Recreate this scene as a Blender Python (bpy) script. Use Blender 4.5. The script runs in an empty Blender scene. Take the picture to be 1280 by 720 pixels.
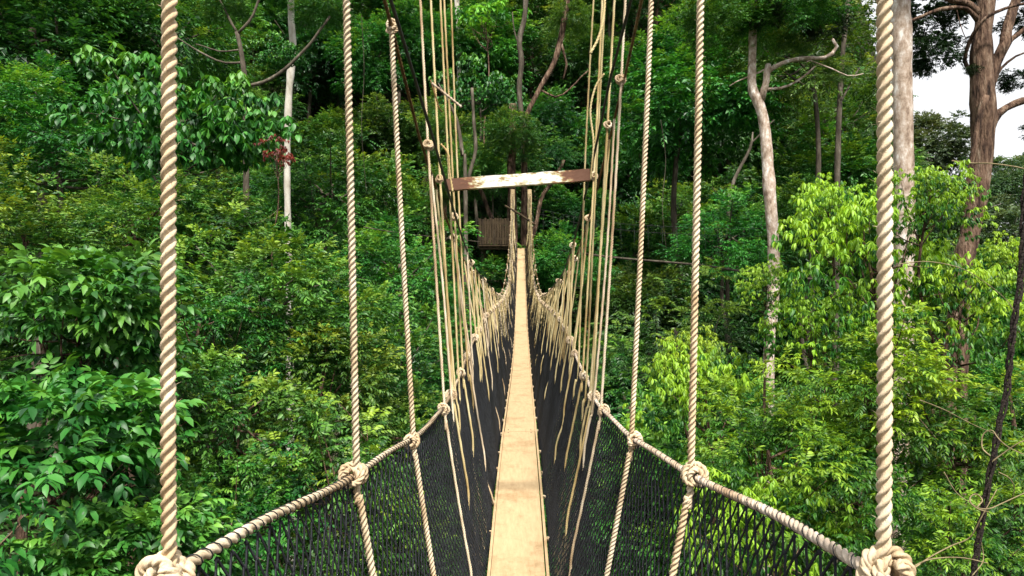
import bpy, math, random
import numpy as np

S = bpy.context.scene
COL = S.collection
F = 900.0                       # focal length in pixels of the 1280 px wide photograph
R = math.radians

# ------------------------------------------------------------------ helpers
def at(px, py, Y):
    return np.array([(px - 640.0) / F * Y, Y, (360.0 - py) / F * Y])

def mesh_from(name, V, faces, smooth=True, attrs=None):
    """faces: list of (k-gon index arrays of shape (n,k)).  attrs: name -> per-face float array (same order)"""
    me = bpy.data.meshes.new(name)
    V = np.asarray(V, dtype=np.float32)
    me.vertices.add(len(V)); me.vertices.foreach_set('co', V.ravel())
    loops = np.concatenate([np.asarray(f, dtype=np.int32).ravel() for f in faces])
    tot = np.concatenate([np.full(len(f), np.asarray(f).shape[1], dtype=np.int32) for f in faces])
    start = np.concatenate([[0], np.cumsum(tot)[:-1]]).astype(np.int32)
    me.loops.add(len(loops)); me.loops.foreach_set('vertex_index', loops)
    me.polygons.add(len(tot))
    me.polygons.foreach_set('loop_start', start)
    me.polygons.foreach_set('loop_total', tot)
    me.polygons.foreach_set('use_smooth', np.full(len(tot), smooth))
    me.update(calc_edges=True)
    if attrs:
        for k, a in attrs.items():
            at_ = me.attributes.new(k, 'FLOAT', 'FACE')
            at_.data.foreach_set('value', np.asarray(a, dtype=np.float32))
    return me

class MB:
    """collects quads/tris of several shapes into one mesh"""
    def __init__(self): self.V = []; self.Q = []; self.T = []; self.n = 0
    def add(self, V, Q=None, T=None):
        self.V.append(np.asarray(V, dtype=float))
        if Q is not None and len(Q): self.Q.append(np.asarray(Q) + self.n)
        if T is not None and len(T): self.T.append(np.asarray(T) + self.n)
        self.n += len(V)
    def mesh(self, name, smooth=True):
        fs = []
        if self.Q: fs.append(np.concatenate(self.Q))
        if self.T: fs.append(np.concatenate(self.T))
        return mesh_from(name, np.concatenate(self.V), fs, smooth)

def link(name, me, mat=None, parent=None, loc=None):
    o = bpy.data.objects.new(name, me)
    COL.objects.link(o)
    if mat is not None and not me.materials: me.materials.append(mat)
    if loc is not None: o.location = [float(v) for v in loc]
    if parent is not None: o.parent = parent
    return o

def tag(o, label=None, cat=None, group=None, kind=None):
    if label: o['label'] = label
    if cat: o['category'] = cat
    if group: o['group'] = group
    if kind: o['kind'] = kind
    return o

def empty(name, loc=(0, 0, 0)):
    o = bpy.data.objects.new(name, None); COL.objects.link(o)
    o.location = [float(v) for v in loc]; o.empty_display_size = .2
    return o

def spline(P, step):
    """Catmull-Rom through P, resampled at about `step`"""
    P = np.asarray(P, dtype=float)
    if len(P) > 2:
        Q = np.vstack([2*P[0]-P[1], P, 2*P[-1]-P[-2]])
        out = []
        for i in range(len(P)-1):
            p0, p1, p2, p3 = Q[i:i+4]
            n = max(4, int(np.linalg.norm(p2-p1)/step)+1)
            t = np.linspace(0, 1, n, endpoint=False)[:, None]
            out.append(.5*((2*p1)+(-p0+p2)*t+(2*p0-5*p1+4*p2-p3)*t**2+(-p0+3*p1-3*p2+p3)*t**3))
        D = np.vstack(out+[P[-1:]])
    else:
        D = P
    d = np.concatenate([[0], np.cumsum(np.linalg.norm(np.diff(D, axis=0), axis=1))])
    n = max(2, int(round(d[-1]/step))+1)
    s = np.linspace(0, d[-1], n)
    return np.stack([np.interp(s, d, D[:, k]) for k in range(3)], 1), s

def frames(P):
    T = np.gradient(P, axis=0); T /= np.linalg.norm(T, axis=1)[:, None]+1e-12
    n = np.zeros_like(T)
    a = np.array([1., 0, 0]) if abs(T[0][0]) < .8 else np.array([0, 1., 0])
    v = a - T[0]*a.dot(T[0]); v /= np.linalg.norm(v); n[0] = v
    for i in range(1, len(T)):
        v = v - T[i]*v.dot(T[i]); v = v/(np.linalg.norm(v)+1e-12); n[i] = v
    return T, n, np.cross(T, n)

def tube(mb, P, r, sides=8, twist=0., lobes=0, s=None, cap=True, rough=0., rng=None):
    """twist: turns per metre.  lobes: laid rope with that many strands"""
    P = np.asarray(P, float); N = len(P)
    T, n, b = frames(P)
    r = np.broadcast_to(np.asarray(r, float), (N,))
    th = np.linspace(0, 2*math.pi, sides, endpoint=False)
    if lobes:
        half = math.pi/lobes
        de = (th + half) % (2*half) - half
        a = math.sin(half)/(1+math.sin(half)); d = 1-a
        prof = d*np.cos(de)+np.sqrt(np.maximum(a*a-(d*np.sin(de))**2, 0))
        prof = np.maximum(prof, .57)
    else:
        prof = np.ones(sides)
    if s is None: s = np.concatenate([[0], np.cumsum(np.linalg.norm(np.diff(P, axis=0), axis=1))])
    ang = th[None, :] + (s*twist*2*math.pi)[:, None]
    rr = r[:, None]*prof[None, :]
    if rough and rng is not None: rr = rr*(1+rough*rng.standard_normal(rr.shape))
    V = P[:, None]+rr[..., None]*(np.cos(ang)[..., None]*n[:, None]+np.sin(ang)[..., None]*b[:, None])
    V = V.reshape(-1, 3)
    i = np.arange(N-1)[:, None]*sides; j = np.arange(sides)[None, :]; k = (j+1) % sides
    Q = np.stack([i+j, i+k, i+sides+k, i+sides+j], -1).reshape(-1, 4)
    T_ = None
    if cap:
        V = np.vstack([V, P[:1], P[-1:]]); jj = np.arange(sides); kk = (jj+1) % sides
        c0 = N*sides; e = (N-1)*sides
        T_ = np.vstack([np.stack([np.full(sides, c0), kk, jj], -1), np.stack([np.full(sides, c0+1), e+jj, e+kk], -1)])
    mb.add(V, Q, T_)

def box(mb, lo, hi):
    x0, y0, z0 = lo; x1, y1, z1 = hi
    V = [(x0,y0,z0),(x1,y0,z0),(x1,y1,z0),(x0,y1,z0),(x0,y0,z1),(x1,y0,z1),(x1,y1,z1),(x0,y1,z1)]
    mb.add(V, [(0,3,2,1),(4,5,6,7),(0,1,5,4),(1,2,6,5),(2,3,7,6),(3,0,4,7)])

def bar(mb, A, B, w, h, up=(0, 0, 1), nseg=1, rng=None, wob=0.):
    A = np.asarray(A, float); B = np.asarray(B, float)
    d = B-A; L = np.linalg.norm(d); d /= L
    up = np.asarray(up, float); s = np.cross(d, up); s /= np.linalg.norm(s); u = np.cross(s, d)
    V = []
    for i in range(nseg+1):
        p = A+d*L*i/nseg
        q = (rng.standard_normal(2)*wob) if rng is not None else (0, 0)
        for a, c in ((-1,-1),(1,-1),(1,1),(-1,1)):
            V.append(p+s*(a*w/2+q[0])+u*(c*h/2+q[1]))
    Q = [(0,1,2,3), tuple(4*nseg+k for k in (3,2,1,0))]
    for i in range(nseg):
        for k in range(4):
            Q.append((4*i+k, 4*i+4+k, 4*i+4+(k+1)%4, 4*i+(k+1)%4))
    mb.add(np.array(V), Q)

# ------------------------------------------------------------------ materials
def newmat(name):
    m = bpy.data.materials.new(name); m.use_nodes = True
    nt = m.node_tree; nt.nodes.clear()
    out = nt.nodes.new('ShaderNodeOutputMaterial')
    return m, nt, out

def N(nt, t, **kw):
    n = nt.nodes.new(t)
    for k, v in kw.items():
        if k in n.inputs: n.inputs[k].default_value = v
        else: setattr(n, k, v)
    return n

def ramp(nt, src, stops):
    r = nt.nodes.new('ShaderNodeValToRGB')
    el = r.color_ramp.elements
    while len(el) < len(stops): el.new(.5)
    for e, (p, c) in zip(el, stops):
        e.position = p; e.color = (*c, 1)
    nt.links.new(src, r.inputs[0]); return r

def noisy_mat(name, stops, scale=(1, 1, 1), nscale=10., detail=5., rough=.8, bump=.3, bscale=60., bdist=.01, spec=.3, objvar=0.):
    m, nt, out = newmat(name)
    L = nt.links
    tc = N(nt, 'ShaderNodeTexCoord'); mp = N(nt, 'ShaderNodeMapping'); mp.inputs['Scale'].default_value = scale
    L.new(tc.outputs['Object'], mp.inputs[0])
    if objvar:
        oi = N(nt, 'ShaderNodeObjectInfo'); ml = N(nt, 'ShaderNodeMath', operation='MULTIPLY'); ml.inputs[1].default_value = 37.
        L.new(oi.outputs['Random'], ml.inputs[0]); L.new(ml.outputs[0], mp.inputs['Location'])
    no = N(nt, 'ShaderNodeTexNoise'); no.inputs['Scale'].default_value = nscale; no.inputs['Detail'].default_value = detail
    no.inputs['Roughness'].default_value = .65
    L.new(mp.outputs[0], no.inputs['Vector'])
    r = ramp(nt, no.outputs['Fac'], stops)
    b = N(nt, 'ShaderNodeBsdfPrincipled'); b.inputs['Roughness'].default_value = rough; b.inputs['Specular IOR Level'].default_value = spec
    if objvar:
        hs = N(nt, 'ShaderNodeHueSaturation'); mr = N(nt, 'ShaderNodeMapRange')
        mr.inputs['To Min'].default_value = 1-objvar; mr.inputs['To Max'].default_value = 1+objvar
        L.new(oi.outputs['Random'], mr.inputs['Value']); L.new(mr.outputs[0], hs.inputs['Value'])
        L.new(r.outputs[0], hs.inputs['Color']); L.new(hs.outputs[0], b.inputs['Base Color'])
    else:
        L.new(r.outputs[0], b.inputs['Base Color'])
    if name.startswith('rope'):
        oi2 = N(nt, 'ShaderNodeObjectInfo'); m4 = N(nt, 'ShaderNodeMath', operation='MULTIPLY'); m4.inputs[1].default_value = 53.
        L.new(oi2.outputs['Random'], m4.inputs[0])
        n4 = N(nt, 'ShaderNodeTexNoise', noise_dimensions='4D'); n4.inputs['Scale'].default_value = 2.6; n4.inputs['Detail'].default_value = 5; n4.inputs['Roughness'].default_value = .6
        L.new(tc.outputs['Object'], n4.inputs['Vector']); L.new(m4.outputs[0], n4.inputs['W'])
        r4 = ramp(nt, n4.outputs['Fac'], [(.30, (.38, .27, .17)), (.43, (.80, .72, .62)), (.55, (1, 1, 1)), (.72, (1.0, 1.0, 1.0))])
        m5 = N(nt, 'ShaderNodeMix', data_type='RGBA', blend_type='MULTIPLY'); m5.inputs[0].default_value = .9
        src_ = b.inputs['Base Color'].links[0].from_socket
        L.new(src_, m5.inputs[6]); L.new(r4.outputs[0], m5.inputs[7]); L.new(m5.outputs[2], b.inputs['Base Color'])
    n2 = N(nt, 'ShaderNodeTexNoise'); n2.inputs['Scale'].default_value = bscale; n2.inputs['Detail'].default_value = 4
    L.new(mp.outputs[0], n2.inputs['Vector'])
    bp = N(nt, 'ShaderNodeBump'); bp.inputs['Strength'].default_value = bump; bp.inputs['Distance'].default_value = bdist
    L.new(n2.outputs['Fac'], bp.inputs['Height']); L.new(bp.outputs[0], b.inputs['Normal'])
    L.new(b.outputs[0], out.inputs[0])
    return m

M = {}
M['rope'] = noisy_mat('rope_tan', [(.25, (.36, .26, .16)), (.5, (.60, .49, .34)), (.75, (.75, .67, .53))], (1, 1, .35), 30, 6, .85, .5, 700, .002, .2, .12)
M['rope_yellow'] = noisy_mat('rope_yellowed', [(.25, (.34, .25, .11)), (.5, (.56, .46, .235)), (.75, (.68, .60, .37))], (1, 1, .3), 20, 6, .85, .4, 500, .002, .2, .18)
M['rope_pale'] = noisy_mat('rope_pale', [(.3, (.22, .17, .12)), (.5, (.43, .35, .27)), (.72, (.60, .53, .44))], (1, 1, 1), 35, 6, .85, .5, 600, .002, .2, .1)
M['rope_brown'] = noisy_mat('rope_weathered', [(.3, (.07, .045, .022)), (.6, (.22, .15, .07)), (.8, (.30, .22, .11))], (1, 1, 1), 25, 6, .9, .5, 500, .002, .2)
M['black'] = noisy_mat('black_plastic', [(.3, (.008, .008, .009)), (.7, (.03, .03, .032))], (1, 1, 1), 20, 4, .6, .2, 200, .002, .4)
M['net'] = noisy_mat('net_twine', [(.3, (.008, .009, .011)), (.55, (.017, .019, .023)), (.8, (.036, .038, .045))], (1, 1, 1), 14, 5, .8, .3, 400, .001, .25)
M['metal'] = noisy_mat('weathered_metal', [(.3, (.10, .09, .07)), (.7, (.28, .26, .22))], (1, 1, 1), 12, 5, .6, .2, 60, .002, .4)

def plank_mat():
    m, nt, out = newmat('walkway_plywood'); L = nt.links
    tc = N(nt, 'ShaderNodeTexCoord'); mp = N(nt, 'ShaderNodeMapping'); mp.inputs['Scale'].default_value = (8, 1.2, 8)
    L.new(tc.outputs['Object'], mp.inputs[0])
    n1 = N(nt, 'ShaderNodeTexNoise'); n1.inputs['Scale'].default_value = 6; n1.inputs['Detail'].default_value = 8; n1.inputs['Roughness'].default_value = .7
    L.new(mp.outputs[0], n1.inputs['Vector'])
    r = ramp(nt, n1.outputs['Fac'], [(.2, (.32, .215, .115)), (.5, (.43, .31, .172)), (.8, (.49, .37, .22))])
    n2 = N(nt, 'ShaderNodeTexNoise'); n2.inputs['Scale'].default_value = 3.2; n2.inputs['Detail'].default_value = 7; n2.inputs['Roughness'].default_value = .75
    L.new(tc.outputs['Object'], n2.inputs['Vector'])
    r2 = ramp(nt, n2.outputs['Fac'], [(.36, (.50, .42, .33)), (.50, (1, 1, 1)), (.7, (1.0, 1.0, 1.0))])
    mx = N(nt, 'ShaderNodeMix', data_type='RGBA', blend_type='MULTIPLY'); mx.inputs[0].default_value = .55
    L.new(r.outputs[0], mx.inputs[6]); L.new(r2.outputs[0], mx.inputs[7])
    # small dark specks and scuffs
    vo = N(nt, 'ShaderNodeTexVoronoi'); vo.inputs['Scale'].default_value = 16
    mp3 = N(nt, 'ShaderNodeMapping'); mp3.inputs['Scale'].default_value = (.45, 1.3, 1); L.new(tc.outputs['Object'], mp3.inputs[0]); L.new(mp3.outputs[0], vo.inputs['Vector'])
    r3 = ramp(nt, vo.outputs['Distance'], [(.03, (.25, .2, .15)), (.07, (1, 1, 1))])
    mx2 = N(nt, 'ShaderNodeMix', data_type='RGBA', blend_type='MULTIPLY'); mx2.inputs[0].default_value = .6
    L.new(mx.outputs[2], mx2.inputs[6]); L.new(r3.outputs[0], mx2.inputs[7])
    b = N(nt, 'ShaderNodeBsdfPrincipled'); b.inputs['Roughness'].default_value = .75; b.inputs['Specular IOR Level'].default_value = .25
    L.new(mx2.outputs[2], b.inputs['Base Color'])
    bp = N(nt, 'ShaderNodeBump'); bp.inputs['Strength'].default_value = .35; bp.inputs['Distance'].default_value = .003
    L.new(n1.outputs['Fac'], bp.inputs['Height']); L.new(bp.outputs[0], b.inputs['Normal'])
    L.new(b.outputs[0], out.inputs[0]); return m
M['plank'] = plank_mat()

def rust_mat():
    m, nt, out = newmat('peeling_white_paint'); L = nt.links
    tc = N(nt, 'ShaderNodeTexCoord'); mp = N(nt, 'ShaderNodeMapping'); mp.inputs['Scale'].default_value = (7, 10, 18)
    L.new(tc.outputs['Object'], mp.inputs[0])
    n1 = N(nt, 'ShaderNodeTexNoise'); n1.inputs['Scale'].default_value = 2.3; n1.inputs['Detail'].default_value = 7; n1.inputs['Roughness'].default_value = .7
    L.new(mp.outputs[0], n1.inputs['Vector'])
    # rust dominates towards the two ends
    sx = N(nt, 'ShaderNodeSeparateXYZ'); L.new(tc.outputs['Object'], sx.inputs[0])
    ab = N(nt, 'ShaderNodeMath', operation='ABSOLUTE'); L.new(sx.outputs[0], ab.inputs[0])
    mr = N(nt, 'ShaderNodeMapRange'); mr.inputs['From Min'].default_value = .16; mr.inputs['From Max'].default_value = .34
    mr.inputs['To Min'].default_value = .08; mr.inputs['To Max'].default_value = -.28; L.new(ab.outputs[0], mr.inputs['Value'])
    ad = N(nt, 'ShaderNodeMath', operation='ADD'); L.new(n1.outputs['Fac'], ad.inputs[0]); L.new(mr.outputs[0], ad.inputs[1])
    r = ramp(nt, ad.outputs[0], [(.34, (.11, .045, .022)), (.43, (.22, .095, .045)), (.475, (.33, .27, .12)), (.52, (.46, .42, .26)), (.55, (.70, .67, .58)), (.75, (.76, .74, .68))])
    b = N(nt, 'ShaderNodeBsdfPrincipled'); b.inputs['Roughness'].default_value = .7
    L.new(r.outputs[0], b.inputs['Base Color'])
    bp = N(nt, 'ShaderNodeBump'); bp.inputs['Strength'].default_value = .5; bp.inputs['Distance'].default_value = .004
    L.new(ad.outputs[0], bp.inputs['Height']); L.new(bp.outputs[0], b.inputs['Normal'])
    L.new(b.outputs[0], out.inputs[0]); return m
M['rust'] = rust_mat()

def leaf_mat(name, c_dark, c_mid, c_light, c_tip, trans=.28, rough=.47, spec=.4, objv=.18, hue=.02):
    m, nt, out = newmat(name); L = nt.links
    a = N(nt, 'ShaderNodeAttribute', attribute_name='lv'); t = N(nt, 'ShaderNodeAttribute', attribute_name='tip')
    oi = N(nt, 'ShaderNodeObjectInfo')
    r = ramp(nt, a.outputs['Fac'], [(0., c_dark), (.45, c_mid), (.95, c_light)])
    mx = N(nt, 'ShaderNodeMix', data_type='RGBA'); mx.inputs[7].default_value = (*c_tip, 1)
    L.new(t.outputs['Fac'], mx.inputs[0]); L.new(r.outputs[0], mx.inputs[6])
    hs = N(nt, 'ShaderNodeHueSaturation')
    mr = N(nt, 'ShaderNodeMapRange'); mr.inputs['To Min'].default_value = 1-objv; mr.inputs['To Max'].default_value = 1+objv
    mh = N(nt, 'ShaderNodeMapRange'); mh.inputs['To Min'].default_value = .5-hue; mh.inputs['To Max'].default_value = .5+hue
    L.new(oi.outputs['Random'], mr.inputs['Value']); L.new(mr.outputs[0], hs.inputs['Value'])
    ml = N(nt, 'ShaderNodeMath', operation='MULTIPLY'); ml.inputs[1].default_value = 7.13
    fr = N(nt, 'ShaderNodeMath', operation='FRACT'); L.new(oi.outputs['Random'], ml.inputs[0]); L.new(ml.outputs[0], fr.inputs[0])
    L.new(fr.outputs[0], mh.inputs['Value']); L.new(mh.outputs[0], hs.inputs['Hue'])
    L.new(mx.outputs[2], hs.inputs['Color'])
    b = N(nt, 'ShaderNodeBsdfPrincipled'); b.inputs['Roughness'].default_value = rough; b.inputs['Specular IOR Level'].default_value = spec
    L.new(hs.outputs[0], b.inputs['Base Color'])
    tr = N(nt, 'ShaderNodeBsdfTranslucent')
    g = N(nt, 'ShaderNodeMix', data_type='RGBA', blend_type='MULTIPLY'); g.inputs[0].default_value = 1
    g.inputs[7].default_value = (1.5, 1.3, .5, 1); L.new(hs.outputs[0], g.inputs[6]); L.new(g.outputs[2], tr.inputs['Color'])
    ms = N(nt, 'ShaderNodeMixShader'); ms.inputs[0].default_value = trans
    L.new(b.outputs[0], ms.inputs[1]); L.new(tr.outputs[0], ms.inputs[2]); L.new(ms.outputs[0], out.inputs[0])
    return m
M['lf_dark'] = leaf_mat('leaf_dark', (.005, .030, .007), (.017, .085, .015), (.060, .20, .030), (.20, .38, .035), hue=.025, objv=.3)
M['lf_mid'] = leaf_mat('leaf_mid', (.007, .044, .008), (.027, .125, .017), (.09, .27, .035), (.27, .44, .035), hue=.02, objv=.2)
M['lf_olive'] = leaf_mat('leaf_olive', (.010, .048, .009), (.038, .135, .018), (.12, .27, .035), (.34, .47, .04), hue=.02)
M['lf_big'] = leaf_mat('leaf_big', (.008, .055, .010), (.028, .150, .019), (.08, .28, .04), (.18, .42, .05), hue=.01)
M['lf_yellow'] = leaf_mat('leaf_yellowgreen', (.009, .050, .009), (.034, .135, .016), (.11, .27, .024), (.36, .56, .04), trans=.38, hue=.012, objv=.1)
M['lf_far'] = leaf_mat('leaf_far_hazed', (.03, .07, .03), (.07, .14, .06), (.13, .22, .09), (.22, .30, .12), hue=.03, objv=.25)  # paler, greyer greens: the distance haze is mixed into the leaf colour
M['lf_red'] = leaf_mat('leaf_red', (.05, .008, .006), (.14, .018, .012), (.24, .04, .025), (.4, .05, .03), hue=.005)
M['lf_silhouette'] = leaf_mat('leaf_silhouette_green', (.004, .014, .004), (.010, .034, .008), (.025, .065, .014), (.04, .10, .02), trans=.15)  # near-black greens: backlit shade of crowns against the sky, painted into the leaves
M['bark_brown'] = noisy_mat('bark_brown', [(.36, (.018, .011, .008)), (.46, (.085, .05, .034)), (.56, (.165, .105, .07)), (.68, (.30, .23, .17))], (1, 1, .2), 9, 9, .9, 1, 20, .08, .2, .15)
M['bark_pink'] = noisy_mat('bark_pinkish', [(.34, (.18, .125, .09)), (.46, (.38, .29, .22)), (.56, (.52, .43, .36)), (.66, (.76, .72, .66))], (1, 1, .55), 9, 9, .85, .5, 40, .02, .2, .1)
M['bark_pale'] = noisy_mat('bark_pale', [(.25, (.20, .17, .13)), (.45, (.46, .42, .35)), (.75, (.68, .66, .60))], (1, 1, .5), 4, 8, .85, .4, 40, .02, .2, .1)
M['bark_grey'] = noisy_mat('bark_grey', [(.3, (.03, .025, .018)), (.55, (.09, .075, .055)), (.75, (.20, .175, .14))], (1, 1, .3), 6, 7, .9, .6, 30, .03, .2, .2)
M['wood'] = noisy_mat('weathered_board', [(.3, (.018, .012, .007)), (.6, (.055, .038, .02)), (.8, (.10, .07, .038))], (1, 1, .2), 9, 6, .85, .4, 40, .01, .2)
M['vine_dark'] = noisy_mat('vine_bark_dark', [(.3, (.008, .006, .005)), (.65, (.03, .02, .015)), (.8, (.08, .055, .04))], (1, 1, 1), 30, 6, .85, .9, 60, .02, .3)
M['vine_pale'] = noisy_mat('vine_stem_pale', [(.3, (.12, .09, .045)), (.7, (.30, .24, .13))], (1, 1, 1), 20, 5, .8, .3, 80, .005, .3)

M['post'] = noisy_mat('pale_post', [(.3, (.24, .17, .09)), (.55, (.42, .32, .18)), (.8, (.52, .42, .26))], (1, 1, .25), 10, 6, .85, .4, 40, .01, .2)

def ground_mat():
    return noisy_mat('leaf_litter', [(.3, (.012, .014, .007)), (.55, (.028, .028, .013)), (.8, (.05, .055, .02))], (1, 1, 1), .8, 9, .95, .8, 3, .3, .1)
M['ground'] = ground_mat()

# ------------------------------------------------------------------ leaves
def norm(v): return v/(np.linalg.norm(v, axis=-1, keepdims=True)+1e-9)

def leaf_mesh(name, P, D, U, Ln, W, lv, tip, hi=False, fold=.25, curl=.25, mat=None):
    D = norm(D); Sd = norm(np.cross(D, U)); U = np.cross(Sd, D)
    n = len(P); Ln = Ln[:, None]; W = W[:, None]
    if hi:
        def p(t, s, u): return P + D*Ln*t + Sd*W*s + U*(Ln*u)
        f = fold*.5
        V = np.stack([p(0, 0, 0), p(.28, -.42, f*.35-curl*.03), p(.28, 0, -curl*.03), p(.28, .42, f*.35-curl*.03),
                      p(.62, -.40, f*.35-curl*.22), p(.62, 0, -curl*.22), p(.62, .40, f*.35-curl*.22), p(.97, 0, -curl*.75)], 1).reshape(-1, 3)
        b = np.arange(n)[:, None]*8
        Q = np.concatenate([b+np.array([[1, 4, 5, 2]]), b+np.array([[2, 5, 6, 3]])])
        T = np.concatenate([b+np.array([[0, 1, 2]]), b+np.array([[0, 2, 3]]), b+np.array([[4, 7, 5]]), b+np.array([[5, 7, 6]])])
        at_l = np.concatenate([lv]*6); at_t = np.concatenate([tip]*6)
        me = mesh_from(name, V, [Q, T], True, {'lv': at_l, 'tip': at_t})
    else:
        l = P + D*Ln*.42 - Sd*W*.5 + U*(W*fold*.5); r = P + D*Ln*.42 + Sd*W*.5 + U*(W*fold*.5)
        V = np.stack([P, l, P+D*Ln-U*(Ln*curl*.4), r], 1).reshape(-1, 3)
        b = np.arange(n)[:, None]*4
        T = np.concatenate([b+np.array([[0, 1, 2]]), b+np.array([[0, 2, 3]])])
        me = mesh_from(name, V, [T], False, {'lv': np.concatenate([lv]*2), 'tip': np.concatenate([tip]*2)})
    if mat: me.materials.append(mat)
    return me

def clumps(rng, n, Rx, Rz, inner=.35, low=-.9):
    d = norm(rng.standard_normal((n*3, 3))); d = d[d[:, 2] > low][:n]
    rad = (rng.uniform(inner**3, 1, len(d)))**(1/3)
    c = d*rad[:, None]*np.array([Rx, Rx, Rz])
    return c * (1+.18*rng.standard_normal((len(c), 1)))

def sprays(rng, C, cr, ns, tw, k, style, L, W, tipbias, up=.45, centre=(0, 0, 0), flat=.6, Rz=1.):
    """leafy twigs: returns the leaf arrays; style 'alt' alternate, 'whorl' hanging rosette, 'pinn' pinnate frond, 'umb' flat rosette"""
    nC = len(C)
    csize = rng.uniform(.65, 1.3, nC)
    idx = np.repeat(np.arange(nC), ns)
    keep = rng.uniform(size=len(idx)) < (csize[idx]**2)/1.3**2
    idx = idx[keep]; n = len(idx)
    off = norm(rng.standard_normal((n, 3)))*(rng.uniform(size=(n, 1))**.45)*cr*csize[idx][:, None]*np.array([1, 1, flat])
    base = C[idx]+off
    out = norm(base-np.asarray(centre)+.001)
    d = norm(out*.55+norm(off)*.7+rng.standard_normal((n, 3))*.35+np.array([0, 0, up]))
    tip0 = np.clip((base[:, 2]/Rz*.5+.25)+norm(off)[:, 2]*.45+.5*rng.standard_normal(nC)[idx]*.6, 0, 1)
    P = []; D = []; U = []; LL = []; LV = []; TP = []
    zup = np.array([0, 0, 1.])
    sv = norm(np.cross(d, zup)+.05*rng.standard_normal((n, 3)))
    nv = norm(np.cross(sv, d)); nv = nv*np.sign(nv[:, 2:3]+1e-6)
    tws = tw*rng.uniform(.6, 1.3, n)[:, None]
    hueoff = rng.uniform(-.25, .25, nC)[idx]
    for j in range(k):
        t = (j+.6)/k
        if style in ('alt', 'pinn'):
            droop = .35 if style == 'alt' else .55
            side = (1 if j % 2 else -1)
            if style == 'pinn': t = (j//2+.7)/(k/2)
            p = base+d*tws*t-zup*droop*tws*t*t
            tang = norm(d-zup*2*droop*t)
            dd = norm(tang*(.55 if style == 'alt' else .35)+sv*side*.8-zup*.25+rng.standard_normal((n, 3))*.16)
            if j == k-1: dd = tang
            u = norm(nv+rng.standard_normal((n, 3))*(.35 if style == 'alt' else .2)+zup*.3)
            l = L*(1-.35*abs(t-.55))
        else:
            a = 2*math.pi*(j/k)+rng.uniform(0, .7, n)
            rad = norm(sv*np.cos(a)[:, None]+np.cross(d, sv)*np.sin(a)[:, None])
            p = base+d*tws*(.75+.3*rng.uniform(size=(n, 1)))
            if style == 'whorl': dd = norm(rad*.6+d*.25-zup*(.55+.5*rng.uniform(size=(n, 1))))
            else: dd = norm(rad+zup*.05-zup*.25*rng.uniform(size=(n, 1)))
            u = norm(rad*.5+zup*.7+rng.standard_normal((n, 3))*.2)
            l = L
        P.append(p); D.append(dd); U.append(u)
        LL.append(l*rng.uniform(.7, 1.2, n))
        LV.append(np.clip(rng.uniform(.1, .85, n)+hueoff, 0, 1))
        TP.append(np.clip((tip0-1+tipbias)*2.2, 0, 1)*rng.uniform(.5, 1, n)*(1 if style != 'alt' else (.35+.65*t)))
    P, D, U = map(np.concatenate, (P, D, U)); LL, LV, TP = map(np.concatenate, (LL, LV, TP))
    return P, D, U, LL, LL*W/L, LV, TP

def limb_tree(rng, C, H, r0, n_l=14, lean=(0, 0), fork=.3, sides=7, twigs=True):
    """trunk from z=-H up into the crown, limbs reaching for clumps"""
    mb = MB()
    top = np.array([lean[0]*.3, lean[1]*.3, .25*max(c[2] for c in C)])
    bot = np.array([-lean[0], -lean[1], -H])
    w = rng.uniform(-.045, .045, (3, 3))*H
    pts = [bot, bot*.66+top*.34+w[0]*[1, 1, 0], bot*.33+top*.67+w[1]*[1, 1, 0], top]
    P, s = spline(pts, max(.15, H/60))
    tt = np.linspace(0, 1, len(P))
    tube(mb, P, r0*(1.25-.75*tt+.6*np.exp(-tt*25)), sides+2, rough=.03, rng=rng)
    sel = rng.choice(len(C), min(n_l, len(C)), replace=False)
    for i in sel:
        c = C[i]; f = rng.uniform(.82, 1.0); a = P[int(f*(len(P)-1))]
        m = (a+c)/2+rng.uniform(-.15, .15, 3)*np.linalg.norm(c-a)+np.array([0, 0, -.08*np.linalg.norm(c-a)])
        q, _ = spline([a, m, c], max(.08, np.linalg.norm(c-a)/14))
        u = np.linspace(1, .22, len(q))
        tube(mb, q, r0*.42*u, 5)
    return mb.mesh('trunk')

PROTO = {}
def proto(key, seed, mat, Rx, Rz, nC, cr, ns, tw, k, style, L, W, tipbias, H, r0, bark, hi=False, up=.45, inner=.35, low=-.9, n_l=14, flat=.6, curl=.25, centre=(0, 0, 0)):
    rng = np.random.default_rng(seed)
    C = clumps(rng, nC, Rx, Rz, inner, low)
    a = sprays(rng, C, cr, ns, tw, k, style, L, W, tipbias, up, centre=centre, flat=flat, Rz=Rz)
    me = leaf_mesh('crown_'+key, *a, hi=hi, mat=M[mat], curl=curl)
    tr = limb_tree(rng, C, H, r0, n_l); tr.materials.append(M[bark])
    PROTO[key] = (me, tr, len(a[0]))

# background forest trees (crown radius in metres, trunk reaches H below the crown centre)
proto('broad', 11, 'lf_dark', 3.6, 3.0, 95, .95, 62, .55, 9, 'alt', .26, .12, .35, 15, .22, 'bark_grey')
proto('round', 12, 'lf_mid', 3.4, 3.2, 80, 1.05, 64, .5, 9, 'alt', .24, .11, .40, 15, .16, 'bark_grey')
proto('loose', 13, 'lf_olive', 3.5, 3.4, 60, .9, 62, .6, 10, 'alt', .23, .085, .45, 15, .15, 'bark_grey')
proto('feathery', 14, 'lf_dark', 3.5, 2.8, 75, 1.0, 36, .9, 16, 'pinn', .22, .07, .40, 15, .2, 'bark_brown')
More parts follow.
